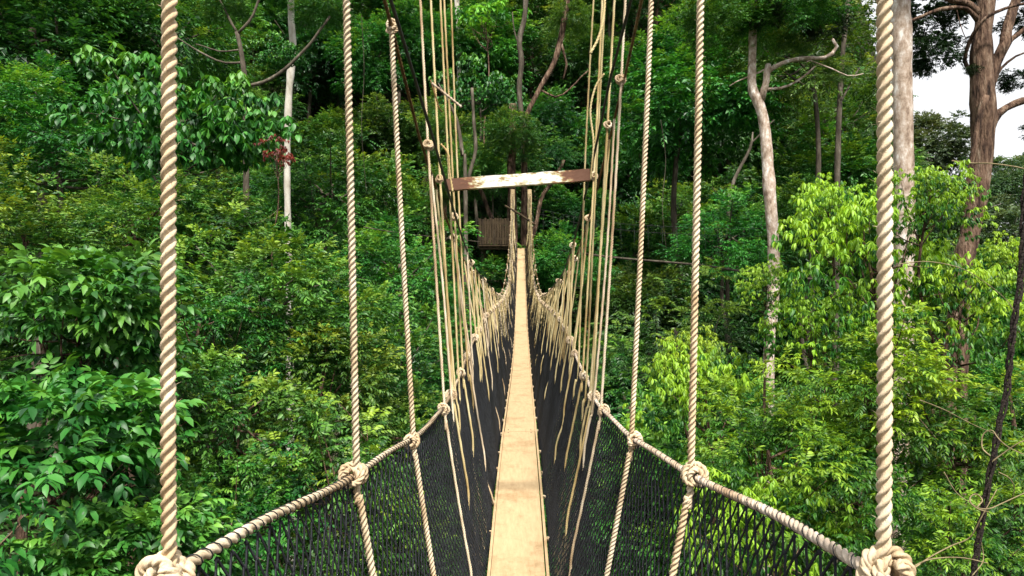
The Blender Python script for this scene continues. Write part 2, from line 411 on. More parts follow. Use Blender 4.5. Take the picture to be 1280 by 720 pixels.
# middle distance
proto('midfine', 21, 'lf_mid', 2.2, 1.9, 70, .55, 60, .34, 9, 'alt', .15, .065, .42, 9, .11, 'bark_grey', low=-.7)
proto('midolive', 22, 'lf_olive', 2.2, 1.9, 65, .55, 60, .34, 9, 'alt', .135, .055, .5, 9, .11, 'bark_brown', low=-.7)
proto('midbroad', 23, 'lf_big', 2.2, 1.7, 45, .55, 34, .34, 7, 'whorl', .27, .14, .35, 9, .09, 'bark_grey', hi=True, up=.5, low=-.5)
proto('midfrond', 24, 'lf_dark', 2.1, 1.6, 36, .6, 26, .7, 20, 'pinn', .15, .05, .42, 9, .1, 'bark_grey', up=.6, low=-.5)
# near shrubs
proto('nearfine', 31, 'lf_mid', 1.5, 1.4, 55, .38, 42, .24, 9, 'alt', .105, .048, .45, 7, .05, 'bark_brown', hi=True, low=-.7)
proto('nearolive', 32, 'lf_olive', 1.5, 1.4, 55, .36, 42, .24, 9, 'alt', .10, .042, .55, 7, .05, 'bark_brown', hi=True, low=-.7)
proto('nearfrond', 33, 'lf_mid', 1.4, 1.2, 36, .36, 26, .42, 16, 'pinn', .11, .042, .45, 7, .05, 'bark_brown', hi=True, low=-.6, up=.55)
proto('bigleaf', 34, 'lf_big', 1.1, 1.1, 38, .32, 28, .28, 8, 'alt', .175, .08, .40, 7, .04, 'bark_brown', hi=True, low=-.6, up=.4, curl=.45)
proto('yellow', 35, 'lf_yellow', 1.5, 1.4, 46, .33, 26, .25, 8, 'whorl', .155, .046, .85, 7, .06, 'bark_brown', hi=True, low=-.6, up=.5, curl=.3)
proto('yellowgreen', 36, 'lf_yellow', 1.5, 1.4, 52, .34, 34, .28, 9, 'alt', .13, .040, .55, 7, .06, 'bark_brown', hi=True, low=-.7, up=.4, curl=.3)
proto('umbrella', 37, 'lf_big', 1.6, .7, 14, .45, 7, .5, 10, 'umb', .42, .13, .9, 9, .05, 'bark_brown', hi=True, up=1.2, low=.1, n_l=14, flat=.3)
proto('redleaf', 38, 'lf_red', .8, .8, 14, .2, 14, .2, 8, 'whorl', .18, .06, .1, 7, .04, 'bark_brown', low=-.3)
proto('silhouette', 39, 'lf_silhouette', 2.0, 1.3, 44, .45, 44, .3, 9, 'alt', .18, .09, .1, 1, .05, 'bark_grey', low=-.8)
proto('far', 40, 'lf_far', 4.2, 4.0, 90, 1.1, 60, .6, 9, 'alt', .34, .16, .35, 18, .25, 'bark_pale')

def plant(name, key, px, py, Y, Rpx=None, scale=None, rot=0, label='', cat='tree', group=None, sz=1., sx=1.):
    me, tr, nl = PROTO[key]
    base_r = {'b': 3.5}.get('', None)
    ext = float(max(abs(me.vertices[0].co.x), 1e-3)) if False else PROTO_R[key]
    s = scale if scale else (Rpx/F*Y)/ext
    p = at(px, py, Y)
    t = empty(name, p); t.rotation_euler = (0, 0, rot); t.scale = (s*sx, s*sx, s*sz)
    c = link('crown' if cat == 'tree' else 'foliage', me, None, t)
    k = link('trunk' if cat == 'tree' else 'stem', tr, None, t)
    tag(t, label, cat, group)
    return t
PROTO_R = dict(broad=4.1, round=4, loose=4, feathery=4.2, midfine=2.6, midolive=2.6, midbroad=2.6, midfrond=2.6, nearfine=1.8, nearolive=1.8,
               nearfrond=1.7, bigleaf=1.35, yellow=1.8, yellowgreen=1.8, umbrella=2., redleaf=1., silhouette=2.4, far=4.8)

# ------------------------------------------------------------------ terrain
def ss(a, b, x):
    t = np.clip((x-a)/(b-a), 0, 1); return t*t*(3-2*t)
def ground_z(X, Y):
    X = np.asarray(X, float); Y = np.asarray(Y, float)
    hill = np.interp(Y, [-400, -60, 10, 30, 38, 44, 50, 56, 62, 68, 80, 120, 500], [10, -4, -16, -16, -13.5, -10, -6, 1, 9, 19, 34, 70, 90])
    low = np.interp(Y, [-400, -60, 10, 30, 50, 70, 90, 130, 500], [10, -4, -16, -17, -14, -8, -1, 6, 6])
    f = ss(.40, .62, X/np.maximum(Y, 12))
    z = hill*(1-f)+low*f
    left = ss(-5, -30, X)*ss(5, 25, Y)*(1-ss(30, 60, Y))*6
    return z+left+1.2*np.sin(X*.11+1)*np.cos(Y*.09)+.5*np.sin(X*.31)*np.sin(Y*.27+2)
gx = np.concatenate([np.linspace(-500, -80, 15)[:-1], np.linspace(-80, 100, 121), np.linspace(100, 500, 15)[1:]])
gy = np.concatenate([np.linspace(-400, -40, 12)[:-1], np.linspace(-40, 120, 107), np.linspace(120, 500, 14)[1:]])
GX, GY = np.meshgrid(gx, gy)
GZ = ground_z(GX, GY)
V = np.stack([GX.ravel(), GY.ravel(), GZ.ravel()], 1)
nx = len(gx); ii, jj = np.meshgrid(np.arange(len(gy)-1), np.arange(nx-1), indexing='ij')
b0 = (ii*nx+jj).ravel()
g = link('ground', mesh_from('ground', V, [np.stack([b0, b0+1, b0+nx+1, b0+nx], -1)]), M['ground'])
tag(g, 'forest floor of leaf litter under the trees', None, None, 'structure')

# leafy undergrowth covering the slopes: one object, nobody could count it
rng = np.random.default_rng(5)
n = 150000
uy = rng.uniform(12, 95, n)**1.0; ux = rng.uniform(-.85, .95, n)*uy
hh = rng.uniform(0, 1, n)**1.5*2.2
lump = .5+.5*np.sin(ux*1.3+np.sin(uy*.9)*2)*np.cos(uy*1.1)
P = np.stack([ux, uy, ground_z(ux, uy)+hh*(.4+lump)+.05], 1)
D = norm(rng.standard_normal((n, 3))*np.array([1, 1, .5])); U = norm(rng.standard_normal((n, 3))*.5+np.array([0, -.2, 1]))
ll = rng.uniform(.25, .6, n)*(.5+uy/70)
ug = link('undergrowth', leaf_mesh('undergrowth', P, D, U, ll, ll*.42, rng.uniform(0, 1, n), rng.uniform(0, .25, n)*lump, mat=M['lf_dark']))
tag(ug, 'low leafy undergrowth covering the forest slopes', None, None, 'stuff')

# ------------------------------------------------------------------ background forest
rng = np.random.default_rng(77)
kinds = ['broad', 'round', 'loose', 'feathery']
kl = {'broad': 'dense dark green broadleaf tree crowd on the far forest slope'}
LBL = {'broad': 'dense dark green crown packed into the far forest wall',
       'round': 'mid green rounded crown packed into the far forest wall',
       'loose': 'olive green loose fine-leaved crown in the far forest wall',
       'feathery': 'feathery dark crown with drooping fronds in the far forest wall'}
rows = [(-140, 74), (500, 36), (420, 39), (340, 43), (255, 48), (170, 53), (85, 58), (5, 63), (-70, 68)]
for ri, (py, Y) in enumerate(rows):
    step = 3.9/Y*F*1.15
    px = -60+rng.uniform(0, 50)
    while px < (1100 if py > 230 else 1050):
        yy = Y+rng.uniform(-3, 3)
        if not (560 < px < 730 and py > 200 and Y < 45):
            kk = kinds[int(rng.choice(4, p=[.38, .25, .17, .2]))]
            if kk in ('round',) and py > 380: kk = 'broad'
            s = rng.uniform(.75, 1.15)
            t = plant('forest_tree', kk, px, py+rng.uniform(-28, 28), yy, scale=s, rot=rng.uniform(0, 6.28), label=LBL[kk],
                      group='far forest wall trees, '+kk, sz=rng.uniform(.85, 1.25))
        px += step*rng.uniform(.75, 1.25)

# trees on the far ridge at the right, the farthest with haze in their leaf colour
rid = [(1158, 185, 88, 1.1), (1095, 185, 92, 1.0), (1235, 235, 84, .9), (1290, 230, 90, 1.0), (1195, 270, 78, 1.), (1270, 300, 70, .8), (1140, 260, 74, 1.0),
       (1330, 220, 92, 1.2), (1170, 340, 60, .8), (1240, 350, 56, .8), (1110, 330, 58, .8), (1300, 370, 52, .8), (1085, 215, 80, 1.1), (1240, 415, 46, .75),
       (1180, 430, 44, .7), (1300, 450, 42, .75), (1360, 300, 72, 1), (1240, 500, 38, .7), (1120, 470, 40, .7), (1310, 560, 34, .7)]
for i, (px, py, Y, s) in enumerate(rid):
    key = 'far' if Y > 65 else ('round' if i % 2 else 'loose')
    plant('ridge_tree', key, px, py, Y, scale=s, rot=i*1.7, label=('pale haze-tinted tree on the distant ridge under the white sky' if key == 'far' else
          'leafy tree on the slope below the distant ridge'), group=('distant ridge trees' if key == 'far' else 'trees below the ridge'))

# ------------------------------------------------------------------ middle distance and near plants
PL = [
 # key, px, py, Y, Rpx, rot, name, cat, label
 ('midbroad', 228, 165, 16, 118, .4, 'broadleaf_tree', 'tree', 'broad-leaved tree with large pale green leaves behind the near left rope'),
 ('midfine', 70, 175, 20, 120, 1.1, 'leafy_tree', 'tree', 'dark fine-leaved tree high at the left edge, left of the big-leaved tree'),
 ('broad', 40, 60, 27, 150, 2.1, 'leafy_tree', 'tree', 'shadowy dense tree in the top left corner'),
 ('loose', 190, 40, 30, 120, .9, 'leafy_tree', 'tree', 'olive tree at the top edge just left of the near left rope'),
 ('midolive', 30, 320, 13, 150, 2.4, 'leafy_tree', 'tree', 'yellowish fine-leaved tree at the left edge above the large-leaved shrubs'),
 ('midolive', 165, 300, 14, 130, .2, 'leafy_tree', 'tree', 'yellowish fine-leaved tree touching the near left rope at mid height'),
 ('midfine', 262, 300, 16, 80, 4.1, 'leafy_tree', 'tree', 'glossy green small tree right of the near left rope, below the large pale leaves'),
 ('midfine', 415, 250, 32, 100, 5.1, 'leafy_tree', 'tree', 'dark green tree crossing the foot of the white trunk'),
 ('midfine', 330, 400, 12.5, 150, 3.0, 'leafy_tree', 'tree', 'rounded green tree filling the gap between the two nearest left ropes'),
 ('nearolive', 400, 500, 11.5, 120, .6, 'leafy_shrub', 'shrub', 'olive leafy shrub left of the second left rope, above the hand rope'),
 ('nearfine', 300, 540, 10, 140, 1.9, 'leafy_shrub', 'shrub', 'mid green shrub right of the near left rope'),
 ('nearfrond', 250, 420, 10.5, 110, 2.2, 'leafy_shrub', 'shrub', 'frond-leaved shrub pressed against the near left rope'),
 ('bigleaf', 95, 420, 8.2, 135, .3, 'large_leaved_shrub', 'shrub', 'shrub with large grey-green leaves at the left edge, upper of two'),
 ('bigleaf', 60, 600, 6.6, 165, 2.0, 'large_leaved_shrub', 'shrub', 'shrub with large bright green leaves in the bottom left corner'),
 ('nearfine', 190, 500, 9, 110, 3.3, 'leafy_shrub', 'shrub', 'dark shrub left of the near left rope, between the large-leaved shrubs'),
 ('nearfine', 270, 660, 8, 130, 4.4, 'leafy_shrub', 'shrub', 'dark green shrub under the left end of the hand rope'),
 ('nearfrond', 420, 600, 9, 120, .9, 'leafy_shrub', 'shrub', 'shrub seen through the net below the second left rope'),
 ('bigleaf', 170, 720, 6.5, 120, 5.2, 'large_leaved_shrub', 'shrub', 'large-leaved shrub at the bottom edge under the near left knot'),
 ('nearfine', 500, 700, 9, 140, 2.7, 'leafy_shrub', 'shrub', 'shrub below the bridge seen through the left net'),
 ('midfine', 500, 470, 16, 110, 1.3, 'leafy_tree', 'tree', 'green tree behind the third left rope'),
 ('midolive', 490, 560, 13, 100, .5, 'leafy_tree', 'tree', 'yellowish shrubby tree beside the third left rope knot'),
 ('midfine', 500, 350, 24, 100, .2, 'leafy_tree', 'tree', 'fine-leaved tree behind the left rope bundle at mid height'),
 ('midfrond', 580, 440, 22, 90, 2.9, 'leafy_tree', 'tree', 'dark tree low behind the left net'),
 ('midfine', 590, 640, 14, 150, 3.9, 'leafy_tree', 'tree', 'tree below the walkway seen through the net on its left'),
 ('midfine', 760, 640, 13, 150, 5.0, 'leafy_tree', 'tree', 'tree below the walkway seen through the net on its right'),
 ('midbroad', 600, 120, 38, 55, 1.0, 'broadleaf_tree', 'tree', 'bright large-leaved tree above the rusty beam, left of the twin trunks'),
 ('umbrella', 607, 32, 44, 44, .7, 'umbrella_tree', 'tree', 'small umbrella-leaved tree near the top edge, left of centre'),
 ('midfine', 710, 330, 30, 60, .7, 'leafy_tree', 'tree', 'bright green tree just right of the walkway far end'),
 ('midfine', 610, 350, 32, 50, 3.7, 'leafy_tree', 'tree', 'bright green tree under the slatted platform'),
 ('midfrond', 845, 430, 17, 110, .1, 'leafy_tree', 'tree', 'dark fern-like tree behind the right hanging ropes'),
 ('midfrond', 780, 510, 16, 95, 1.6, 'leafy_tree', 'tree', 'dark fern-like tree low behind the right net'),
 ('midfine', 900, 540, 15, 110, 2.3, 'leafy_tree', 'tree', 'dark green tree filling the gap below the pale trunk'),
 ('round', 860, 120, 36, 120, 1.2, 'leafy_tree', 'tree', 'bright green tall tree right of the upper right rope bundle'),
 ('loose', 1010, 60, 33, 110, 2.2, 'leafy_tree', 'tree', 'olive green tree at the top edge between pale trunk and near right rope'),
 ('loose', 1045, 150, 40, 78, .2, 'leafy_tree', 'tree', 'light loose tree left of the near right rope'),
 ('round', 1050, 235, 38, 90, 4.0, 'leafy_tree', 'tree', 'bright tree behind the top of the yellow-green tree'),
 ('midfine', 910, 300, 28, 75, 4.7, 'leafy_tree', 'tree', 'dark tree left of the pale forked trunk, over the second bridge'),
 ('midfine', 1010, 270, 24, 60, .9, 'leafy_tree', 'tree', 'dark green small tree right of the pale forked trunk'),
 ('yellow', 1085, 335, 9.5, 122, .3, 'yellow_green_tree', 'tree', 'tallest bright yellow-green tree, left of the near right rope'),
 ('yellow', 1035, 275, 10.2, 62, 1.2, 'yellow_green_tree', 'tree', 'small bright crown left of the top of the tallest yellow-green tree'),
 ('yellow', 1015, 425, 9.4, 78, 2.2, 'yellow_green_tree', 'tree', 'yellow-green crown between the forked pale trunk and the near right rope, at mid height'),
 ('yellow', 862, 455, 11.5, 55, 3.9, 'yellow_green_tree', 'tree', 'small yellow-green crown just left of the second right rope'),
 ('yellow', 1268, 335, 9.6, 52, .6, 'yellow_green_tree', 'tree', 'yellow-green crown between the big brown trunk and the dark vine'),
 ('yellow', 955, 365, 9.8, 48, 1.9, 'yellow_green_tree', 'tree', 'bright yellow-green crown reaching left across the pale trunk'),
 ('yellow', 1160, 265, 9.2, 75, 3.4, 'yellow_green_tree', 'tree', 'bright yellow-green crown hanging in front of the big brown trunk'),
 ('yellow', 1200, 400, 9.0, 100, 5.0, 'yellow_green_tree', 'tree', 'yellow-green crown right of the near right rope at mid height'),
 ('yellowgreen', 1080, 490, 8.8, 118, 2.6, 'green_tree', 'tree', 'deep green leafy crown under the tallest yellow-green tree'),
 ('yellow', 880, 510, 10.5, 100, .8, 'yellow_green_tree', 'tree', 'low yellow-green crown between the two nearest right ropes'),
 ('yellowgreen', 960, 590, 8.5, 130, 4.2, 'green_tree', 'tree', 'mixed green crown above the right hand rope'),
 ('yellow', 960, 690, 7.8, 120, .1, 'yellow_green_tree', 'tree', 'yellow-green crown under the right hand rope, seen through the net'),
 ('yellowgreen', 1080, 620, 8.0, 110, 5.6, 'green_tree', 'tree', 'green crown just left of the near right knot'),
 ('yellowgreen', 1190, 560, 8.4, 130, 1.4, 'green_tree', 'tree', 'green crown between the near right rope and the dark vine'),
 ('nearfine', 1270, 640, 8.4, 120, 3.1, 'leafy_shrub', 'shrub', 'green shrub in the bottom right corner behind the dark vine'),
 ('yellowgreen', 1180, 700, 7.4, 110, 2.0, 'green_tree', 'tree', 'green crown at the bottom edge left of the dark vine'),
 ('nearfine', 370, 700, 12, 110, .4, 'leafy_shrub', 'shrub', 'shrub glimpsed through the left net under the second left knot'),
 ('midfine', 850, 660, 12, 120, .9, 'leafy_tree', 'tree', 'dark tree below the second right knot, behind the net'),
 ('midfine', 572, 232, 34, 42, 2.0, 'leafy_tree', 'tree', 'small tree at the left end of the rusty beam'),
 ('midolive', 556, 165, 36, 46, 1.0, 'leafy_tree', 'tree', 'small tree behind the left rope bundle above the rusty beam'),
 ('midfine', 615, 225, 35.5, 36, 3.0, 'leafy_tree', 'tree', 'small shadowy tree behind the slatted platform'),
 ('redleaf', 345, 195, 14, 26, .9, 'red_leaved_shrub', 'shrub', 'small shrub with red leaves beside the white trunk'),
]
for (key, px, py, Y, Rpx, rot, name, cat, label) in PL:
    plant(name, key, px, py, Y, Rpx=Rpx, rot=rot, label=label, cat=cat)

# ------------------------------------------------------------------ trees with visible trunks
rngT = np.random.default_rng(9)
def trunk_tree(name, label, bark, Y, stem, limbs, crowns=(), mat_crown=None, dY=0., rough=.03):
    """stem: [(px,py,wpx)...]; limbs: list of ([(px,py[,dY])...], w0px, w1px)"""
    mb = MB()
    st = [at(a[0], a[1], Y+(a[3] if len(a) > 3 else 0)) for a in stem]
    # carry the stem on down to the ground
    if st[-1][2] > ground_z(st[-1][0], st[-1][1]):
        d = st[-1]-st[-2]; k = st[-1].copy(); gz = float(ground_z(k[0], k[1]))-.4
        st.append(np.array([k[0]+.15*d[0], k[1]+.4, gz])); wl = [a[2] for a in stem]+[stem[-1][2]*1.5]
    else: wl = [a[2] for a in stem]
    step = .012*Y
    P, s = spline(st, step)
    dd = np.concatenate([[0], np.cumsum([np.linalg.norm(st[i+1]-st[i]) for i in range(len(st)-1)])]); dd = dd/dd[-1]
    w = np.interp(s/s[-1], dd, np.array(wl)/F*Y/2)
    w = w*(1+.06*np.interp(s, np.arange(0, s[-1]+1, .5), rngT.standard_normal(len(np.arange(0, s[-1]+1, .5)))))
    base = P[-1].copy(); base[2] += .4
    tube(mb, P-base, w, 14, rough=rough, rng=rngT)
    root = empty(name, base); tag(root, label, 'tree')
    for L_ in limbs:
        pts, w0, w1 = L_
        q, sq = spline([at(p[0], p[1], Y+(p[2] if len(p) > 2 else 0)) for p in pts], step)
        ww = np.linspace(w0, w1, len(q))/F*Y/2*(1+.05*rngT.standard_normal(len(q)))
        q = q+np.stack([np.interp(sq, np.linspace(0, sq[-1], 7), rngT.standard_normal(7)) for _ in range(3)], 1)*w0/F*Y*.25*np.minimum(sq, .5)[:, None]
        tube(mb, q-base, ww, 8, rough=rough, rng=rngT)
    link('trunk', mb.mesh('trunk'), M[bark], root)
    for (key, px, py, dy, Rpx, rot) in crowns:
        c = link('crown', PROTO[key][0], None, root)
        sc = (Rpx/F*(Y+dy))/PROTO_R[key]
        c.location = [float(v) for v in at(px, py, Y+dy)-base]; c.rotation_euler = (0, 0, rot); c.scale = (sc, sc, sc)
    return root

trunk_tree('big_tree', 'big brown forked tree against the white sky at the right', 'bark_brown', 15,
    [(1238, -260, 20), (1234, -90, 24), (1233, 0, 21), (1227, 60, 24), (1229, 150, 26), (1226, 210, 25), (1213, 290, 22), (1202, 345, 22), (1193, 480, 30), (1190, 600, 32)],
    [([(1228, 200), (1244, 150), (1262, 133), (1300, 120), (1360, 110)], 12, 6),
     ([(1236, 110), (1250, 60), (1268, 20), (1290, -40)], 15, 10),
     ([(1245, 75), (1262, 52), (1300, 20)], 8, 5),
     ([(1228, 20), (1205, 4), (1180, -4), (1120, -30)], 10, 6),
     ([(1222, 25), (1205, 8), (1170, 14), (1140, 26), (1120, 28)], 7, 3),
     ([(1215, 95), (1206, 70), (1225, 30, -.4), (1262, 8, -.6), (1310, 0, -.6)], 5, 3),
     ([(1195, 8), (1200, 30), (1208, 50)], 1.5, 1),
     ([(1240, 105), (1258, 78), (1290, 60)], 4, 2),
     ([(1228, 205), (1224, 260), (1214, 300)], 10, 4),
     ([(1232, 120, -.3), (1217, 190, -.35), (1207, 260, -.3)], 9, 3)],
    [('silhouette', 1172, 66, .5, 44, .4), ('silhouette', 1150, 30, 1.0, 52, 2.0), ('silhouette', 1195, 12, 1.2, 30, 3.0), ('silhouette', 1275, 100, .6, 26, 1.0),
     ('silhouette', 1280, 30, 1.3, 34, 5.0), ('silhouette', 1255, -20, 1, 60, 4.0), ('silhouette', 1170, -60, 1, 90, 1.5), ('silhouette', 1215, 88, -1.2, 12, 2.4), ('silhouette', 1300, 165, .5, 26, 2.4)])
trunk_tree('straight_tree', 'straight pinkish trunk with white lichen half hidden by the near right rope', 'bark_pink', 12.5,
    [(1124, -200, 22), (1126, 0, 23), (1128, 120, 23), (1130, 240, 24), (1130, 340, 26), (1127, 430, 28), (1122, 560, 29), (1116, 660, 30)], [], [('midfine', 1125, -150, 0, 110, 1)])
trunk_tree('forked_tree', 'pale slender forked trunk rising behind the yellow-green tree', 'bark_pink', 20,
    [(941, -60, 9), (941, 40, 10), (940, 108, 10), (948, 128, 13), (956, 160, 13), (962, 240, 14), (967, 310, 14), (966, 380, 14), (961, 440, 14), (960, 560, 15)],
    [([(952, 125), (958, 100), (960, 80)], 9, 7),
     ([(959, 90), (975, 80), (1005, 73), (1030, 72), (1045, 58), (1040, 48)], 6, 4),
     ([(956, 112), (985, 108), (1002, 98), (1018, 82)], 4, 2),
     ([(960, 85), (945, 92), (925, 100), (912, 108)], 2.5, 1.5),
     ([(1010, 74), (1040, 86), (1060, 95), (1080, 92)], 2, 1)],
    [('midfine', 905, 22, 0, 62, .4), ('midfine', 975, 5, 0, 70, 1.9), ('midolive', 985, 55, 1, 34, .9), ('silhouette', 1035, 30, .6, 36, 1.4), ('silhouette', 960, 20, -.5, 26, 1.4), ('midolive', 1045, 90, 1.5, 22, 2.9)])
trunk_tree('white_tree', 'thin white trunk right of the near left rope', 'bark_pale', 26,
    [(364, -80, 7), (364, 20, 8), (366, 60, 9), (361, 120, 9), (359, 200, 8), (360, 290, 8), (362, 400, 9)], [], [('midfine', 375, -30, 0, 60, 1)])
trunk_tree('branching_tree', 'thin grey branching tree between the near left rope and the white trunk', 'bark_grey', 20,
    [(296, 40, 5), (301, 62, 6), (306, 100, 6.5), (307, 150, 6.5), (308, 250, 7)],
    [([(297, 42), (285, 20), (270, -10)], 3.5, 2.5), ([(297, 42), (315, 22), (326, -10)], 4, 3),
     ([(304, 78), (280, 78), (255, 68), (222, 48)], 3.5, 1.5), ([(303, 62), (275, 64), (245, 55)], 2.5, 1.5),
     ([(307, 108), (330, 102), (360, 84), (380, 62), (398, 42), (412, 20)], 5, 3)],
    [('midbroad', 350, 68, .6, 30, 1.2), ('midfine', 282, 10, .5, 34, 2), ('midfine', 400, 15, .5, 36, 2)])
trunk_tree('twisted_tree', 'pale wavy trunk above the rusty beam, left of a pair', 'bark_grey', 33,
    [(658, -40, 6), (656, 20, 6), (649, 50, 7), (652, 78, 6.5), (649, 110, 6), (652, 150, 6), (655, 230, 7)], [([(650, 60), (643, 40), (640, 15)], 2.5, 1)], [])
trunk_tree('leaning_tree', 'leaning brown trunk above the rusty beam, right of a pair', 'bark_brown', 33,
    [(712, -40, 8), (706, 20, 8), (700, 52, 8), (692, 80, 6), (678, 105, 6), (664, 132, 6), (658, 150, 7), (655, 260, 8)], [([(700, 50), (708, 80), (704, 100)], 4, 2), ([(675, 112), (700, 120), (735, 88)], 3, 1.5)],
    [('loose', 708, 22, 0, 32, .4)])
trunk_tree('pale_tree', 'short pale trunk showing at the top edge left of centre', 'bark_pale', 56,
    [(572, -60, 6), (571, 0, 6), (573, 38, 5), (574, 90, 6)], [([(574, 30), (590, 34), (600, 42)], 2, 1)], [])
trunk_tree('shadowed_tree', 'dark brown trunk at the top edge left of the near left rope', 'bark_brown', 32,
    [(154, -60, 9), (155, 0, 9), (157, 28, 9), (158, 120, 10)], [], [])
trunk_tree('bare_tree', 'bare forked grey trunks left of the rusty beam', 'bark_grey', 30,
    [(548, 104, 1), (568, 142, 4), (574, 165, 4.5), (578, 195, 4.5), (582, 260, 5)], [([(590, 110), (591, 130), (593, 160), (594, 190), (584, 230)], 3.5, 5)], [])
trunk_tree('slanting_tree', 'thin slanting pale trunk left of the forked trunk', 'bark_grey', 31,
    [(941, 165, 1.5), (938, 185, 3.5), (925, 210, 4), (915, 235, 4.5), (910, 300, 5)], [([(938, 180), (950, 168), (968, 150)], 2.5, 1.5)], [])
trunk_tree('distant_tree', 'slender brown trunk behind the leaves right of the forked trunk', 'bark_grey', 30,
    [(1060, 0, 6), (1054, 60, 6), (1050, 120, 6), (1047, 200, 7), (1046, 300, 7)], [([(1050, 130), (1060, 110), (1075, 85)], 3, 1.5)], [])
trunk_tree('platform_tree', 'red-brown trunk carrying the walkway platform behind the rusty beam', 'bark_brown', 32.5,
    [(641, 130, 9), (640, 180, 10), (639, 210, 11), (640, 260, 12), (641, 330, 13), (642, 400, 14)],
    [([(597, 225, .5), (605, 250, .4), (614, 272, .2), (622, 290, 0)], 5, 6), ([(705, 200, .6), (692, 225, .5), (676, 250, .3), (668, 290, .2), (650, 330, 0)], 4, 7)], [('midfine', 641, 168, -1, 42, 1.2), ('midfrond', 690, 190, -1, 40, 2.2), ('midfine', 590, 205, -.5, 36, 3.2)])

# ------------------------------------------------------------------ the rope bridge
BR = empty('rope_bridge', (0, 0, -1.4))
tag(BR, 'narrow canopy walkway of rope, black net and tan boards', 'rope bridge')
OFF = np.array([0, 0, 1.4])                       # bridge children are written relative to the empty
_by = [-3, 0, 2, 3.5, 4.8, 6.3, 8, 10, 13, 16, 18.5, 20.8, 24.5, 27, 30.5]
_bz = [-1.85, -1.68, -1.52, -1.40, -1.30, -1.262, -1.262, -1.28, -1.21, -1.04, -.74, -.35, .29, .87, 1.72]
_hy = [-3, 0, .83, 1.63, 2.27, 3.0, 3.45, 4, 4.6, 5.1, 5.7, 7.3, 10, 12.7, 16, 18.5, 20.8, 24.5, 27, 30.5]
_hz = [-.35, -.27, -.32, -.433, -.482, -.527, -.525, -.472, -.42, -.36, -.31, -.245, -.225, -.20, -.05, .2, .58, 1.25, 1.85, 2.75]
_cy = [-3, .0, .8, 2.27, 3, 3.44, 4, 5, 6, 8, 10, 13, 15, 17, 19, 20.8, 25, 30.5]
_cz = [2.2, 1.62, 1.4, .95, .76, .64, .49, .28, .16, .05, -.05, -.13, -.10, .12, .55, 1.02, 2.35, 4.05]
def smooth_interp(x, xs, ys):
    x = np.asarray(x, float); k = .28
    return sum(w*np.interp(x+d*k, xs, ys) for d, w in ((-2, .1), (-1, .2), (0, .4), (1, .2), (2, .1)))
def xc(Y): return .006+.0125*np.asarray(Y, float)
def bo_(Y): return -.019*np.clip((13-np.asarray(Y, float))/7, 0, 1)      # the deck hangs a little to the left of the ropes
def bz(Y): return smooth_interp(Y, _by, _bz)
def hz(Y, sd): return smooth_interp(Y, _hy, _hz)
def hw(Y, sd): return np.interp(Y, [-1, .83, 1.63, 2.27, 3, 20, 30], [.42, .407, .390, .357, .344, .32, .30])
def cz(Y, sd): return smooth_interp(Y, _cy, _cz)+(-.13 if sd < 0 else .14)*np.clip(1-(np.asarray(Y, float)-3)/3.5, 0, 1)*np.clip(np.asarray(Y, float)/2, 0, 1)
def cw(Y, inner=False):
    return np.interp(Y, [-1, .83, 1.63, 2.27, 3, 16, 22, 30.5], [.41, .405, .41, .415, .43, .40, .36, .38])-(.065 if inner else 0)*np.clip((np.asarray(Y, float)-1.5)/1.5, 0, 1)
def hand_pt(Y, sd): return np.array([xc(Y)+sd*hw(Y, sd), Y, hz(Y, sd)])
def cable_pt(Y, sd, inner=False): return np.array([xc(Y)+sd*cw(Y, inner), Y, cz(Y, sd)-(.03 if inner else 0)])
BW = .150                                          # half width of the boards
rb = np.random.default_rng(3)

# boards
joints = [-2.8, 1.35, 6.35, 11.6, 16.4, 21.3, 26.0, 30.5]
for a, b in zip(joints[:-1], joints[1:]):
    mb = MB(); ys = np.arange(a+.006, b, .16); ys = np.append(ys[ys < b-.05], b-.006)
    x0 = xc(ys)+bo_(ys); z = bz(ys); dx = rb.uniform(-.004, .004)
    rows_ = []
    for yy, xx, zz in zip(ys, x0, z):
        w = BW-.017
        rows_.append([(xx+dx-w, yy, zz), (xx+dx+w, yy, zz), (xx+dx+w, yy, zz-.02), (xx+dx-w, yy, zz-.02)])
    V = np.array(rows_).reshape(-1, 3)+OFF
    Q = []
    for i in range(len(ys)-1):
        for k in range(4): Q.append((4*i+k, 4*i+(k+1) % 4, 4*i+4+(k+1) % 4, 4*i+4+k))
    e = 4*(len(ys)-1); Q += [(3, 2, 1, 0), (e, e+1, e+2, e+3)]
    mb.add(V, Q)
    pl = link('plank', mb.mesh('plank', False), M['plank'], BR)
    for yy in (a+.06, b-.06):
        for sx_ in (-1, 1):
            c = np.array([xc(yy)+bo_(yy)+sx_*.10, yy, bz(yy)+.001])+OFF
            nb = MB(); tube(nb, [c, c+[0, 0, .003]], .005, 7)
            link('nail', nb.mesh('nail'), M['black'], pl)
# side rails
for sd in (-1, 1):
    mb = MB(); ys = np.arange(-2.8, 30.5, .16)
    z = bz(ys); x0 = xc(ys)+bo_(ys)+sd*(BW-.006)
    V = np.stack([np.stack([x0-.007, ys, z+.012], 1), np.stack([x0+.007, ys, z+.012], 1), np.stack([x0+.007, ys, z-.05], 1), np.stack([x0-.007, ys, z-.05], 1)], 1).reshape(-1, 3)+OFF
    Q = [(4*i+k, 4*i+(k+1) % 4, 4*i+4+(k+1) % 4, 4*i+4+k) for i in range(len(ys)-1) for k in range(4)]+[(3, 2, 1, 0)]
    mb.add(V, Q)
    link('side_rail', mb.mesh('side_rail', False), M['plank'], BR)

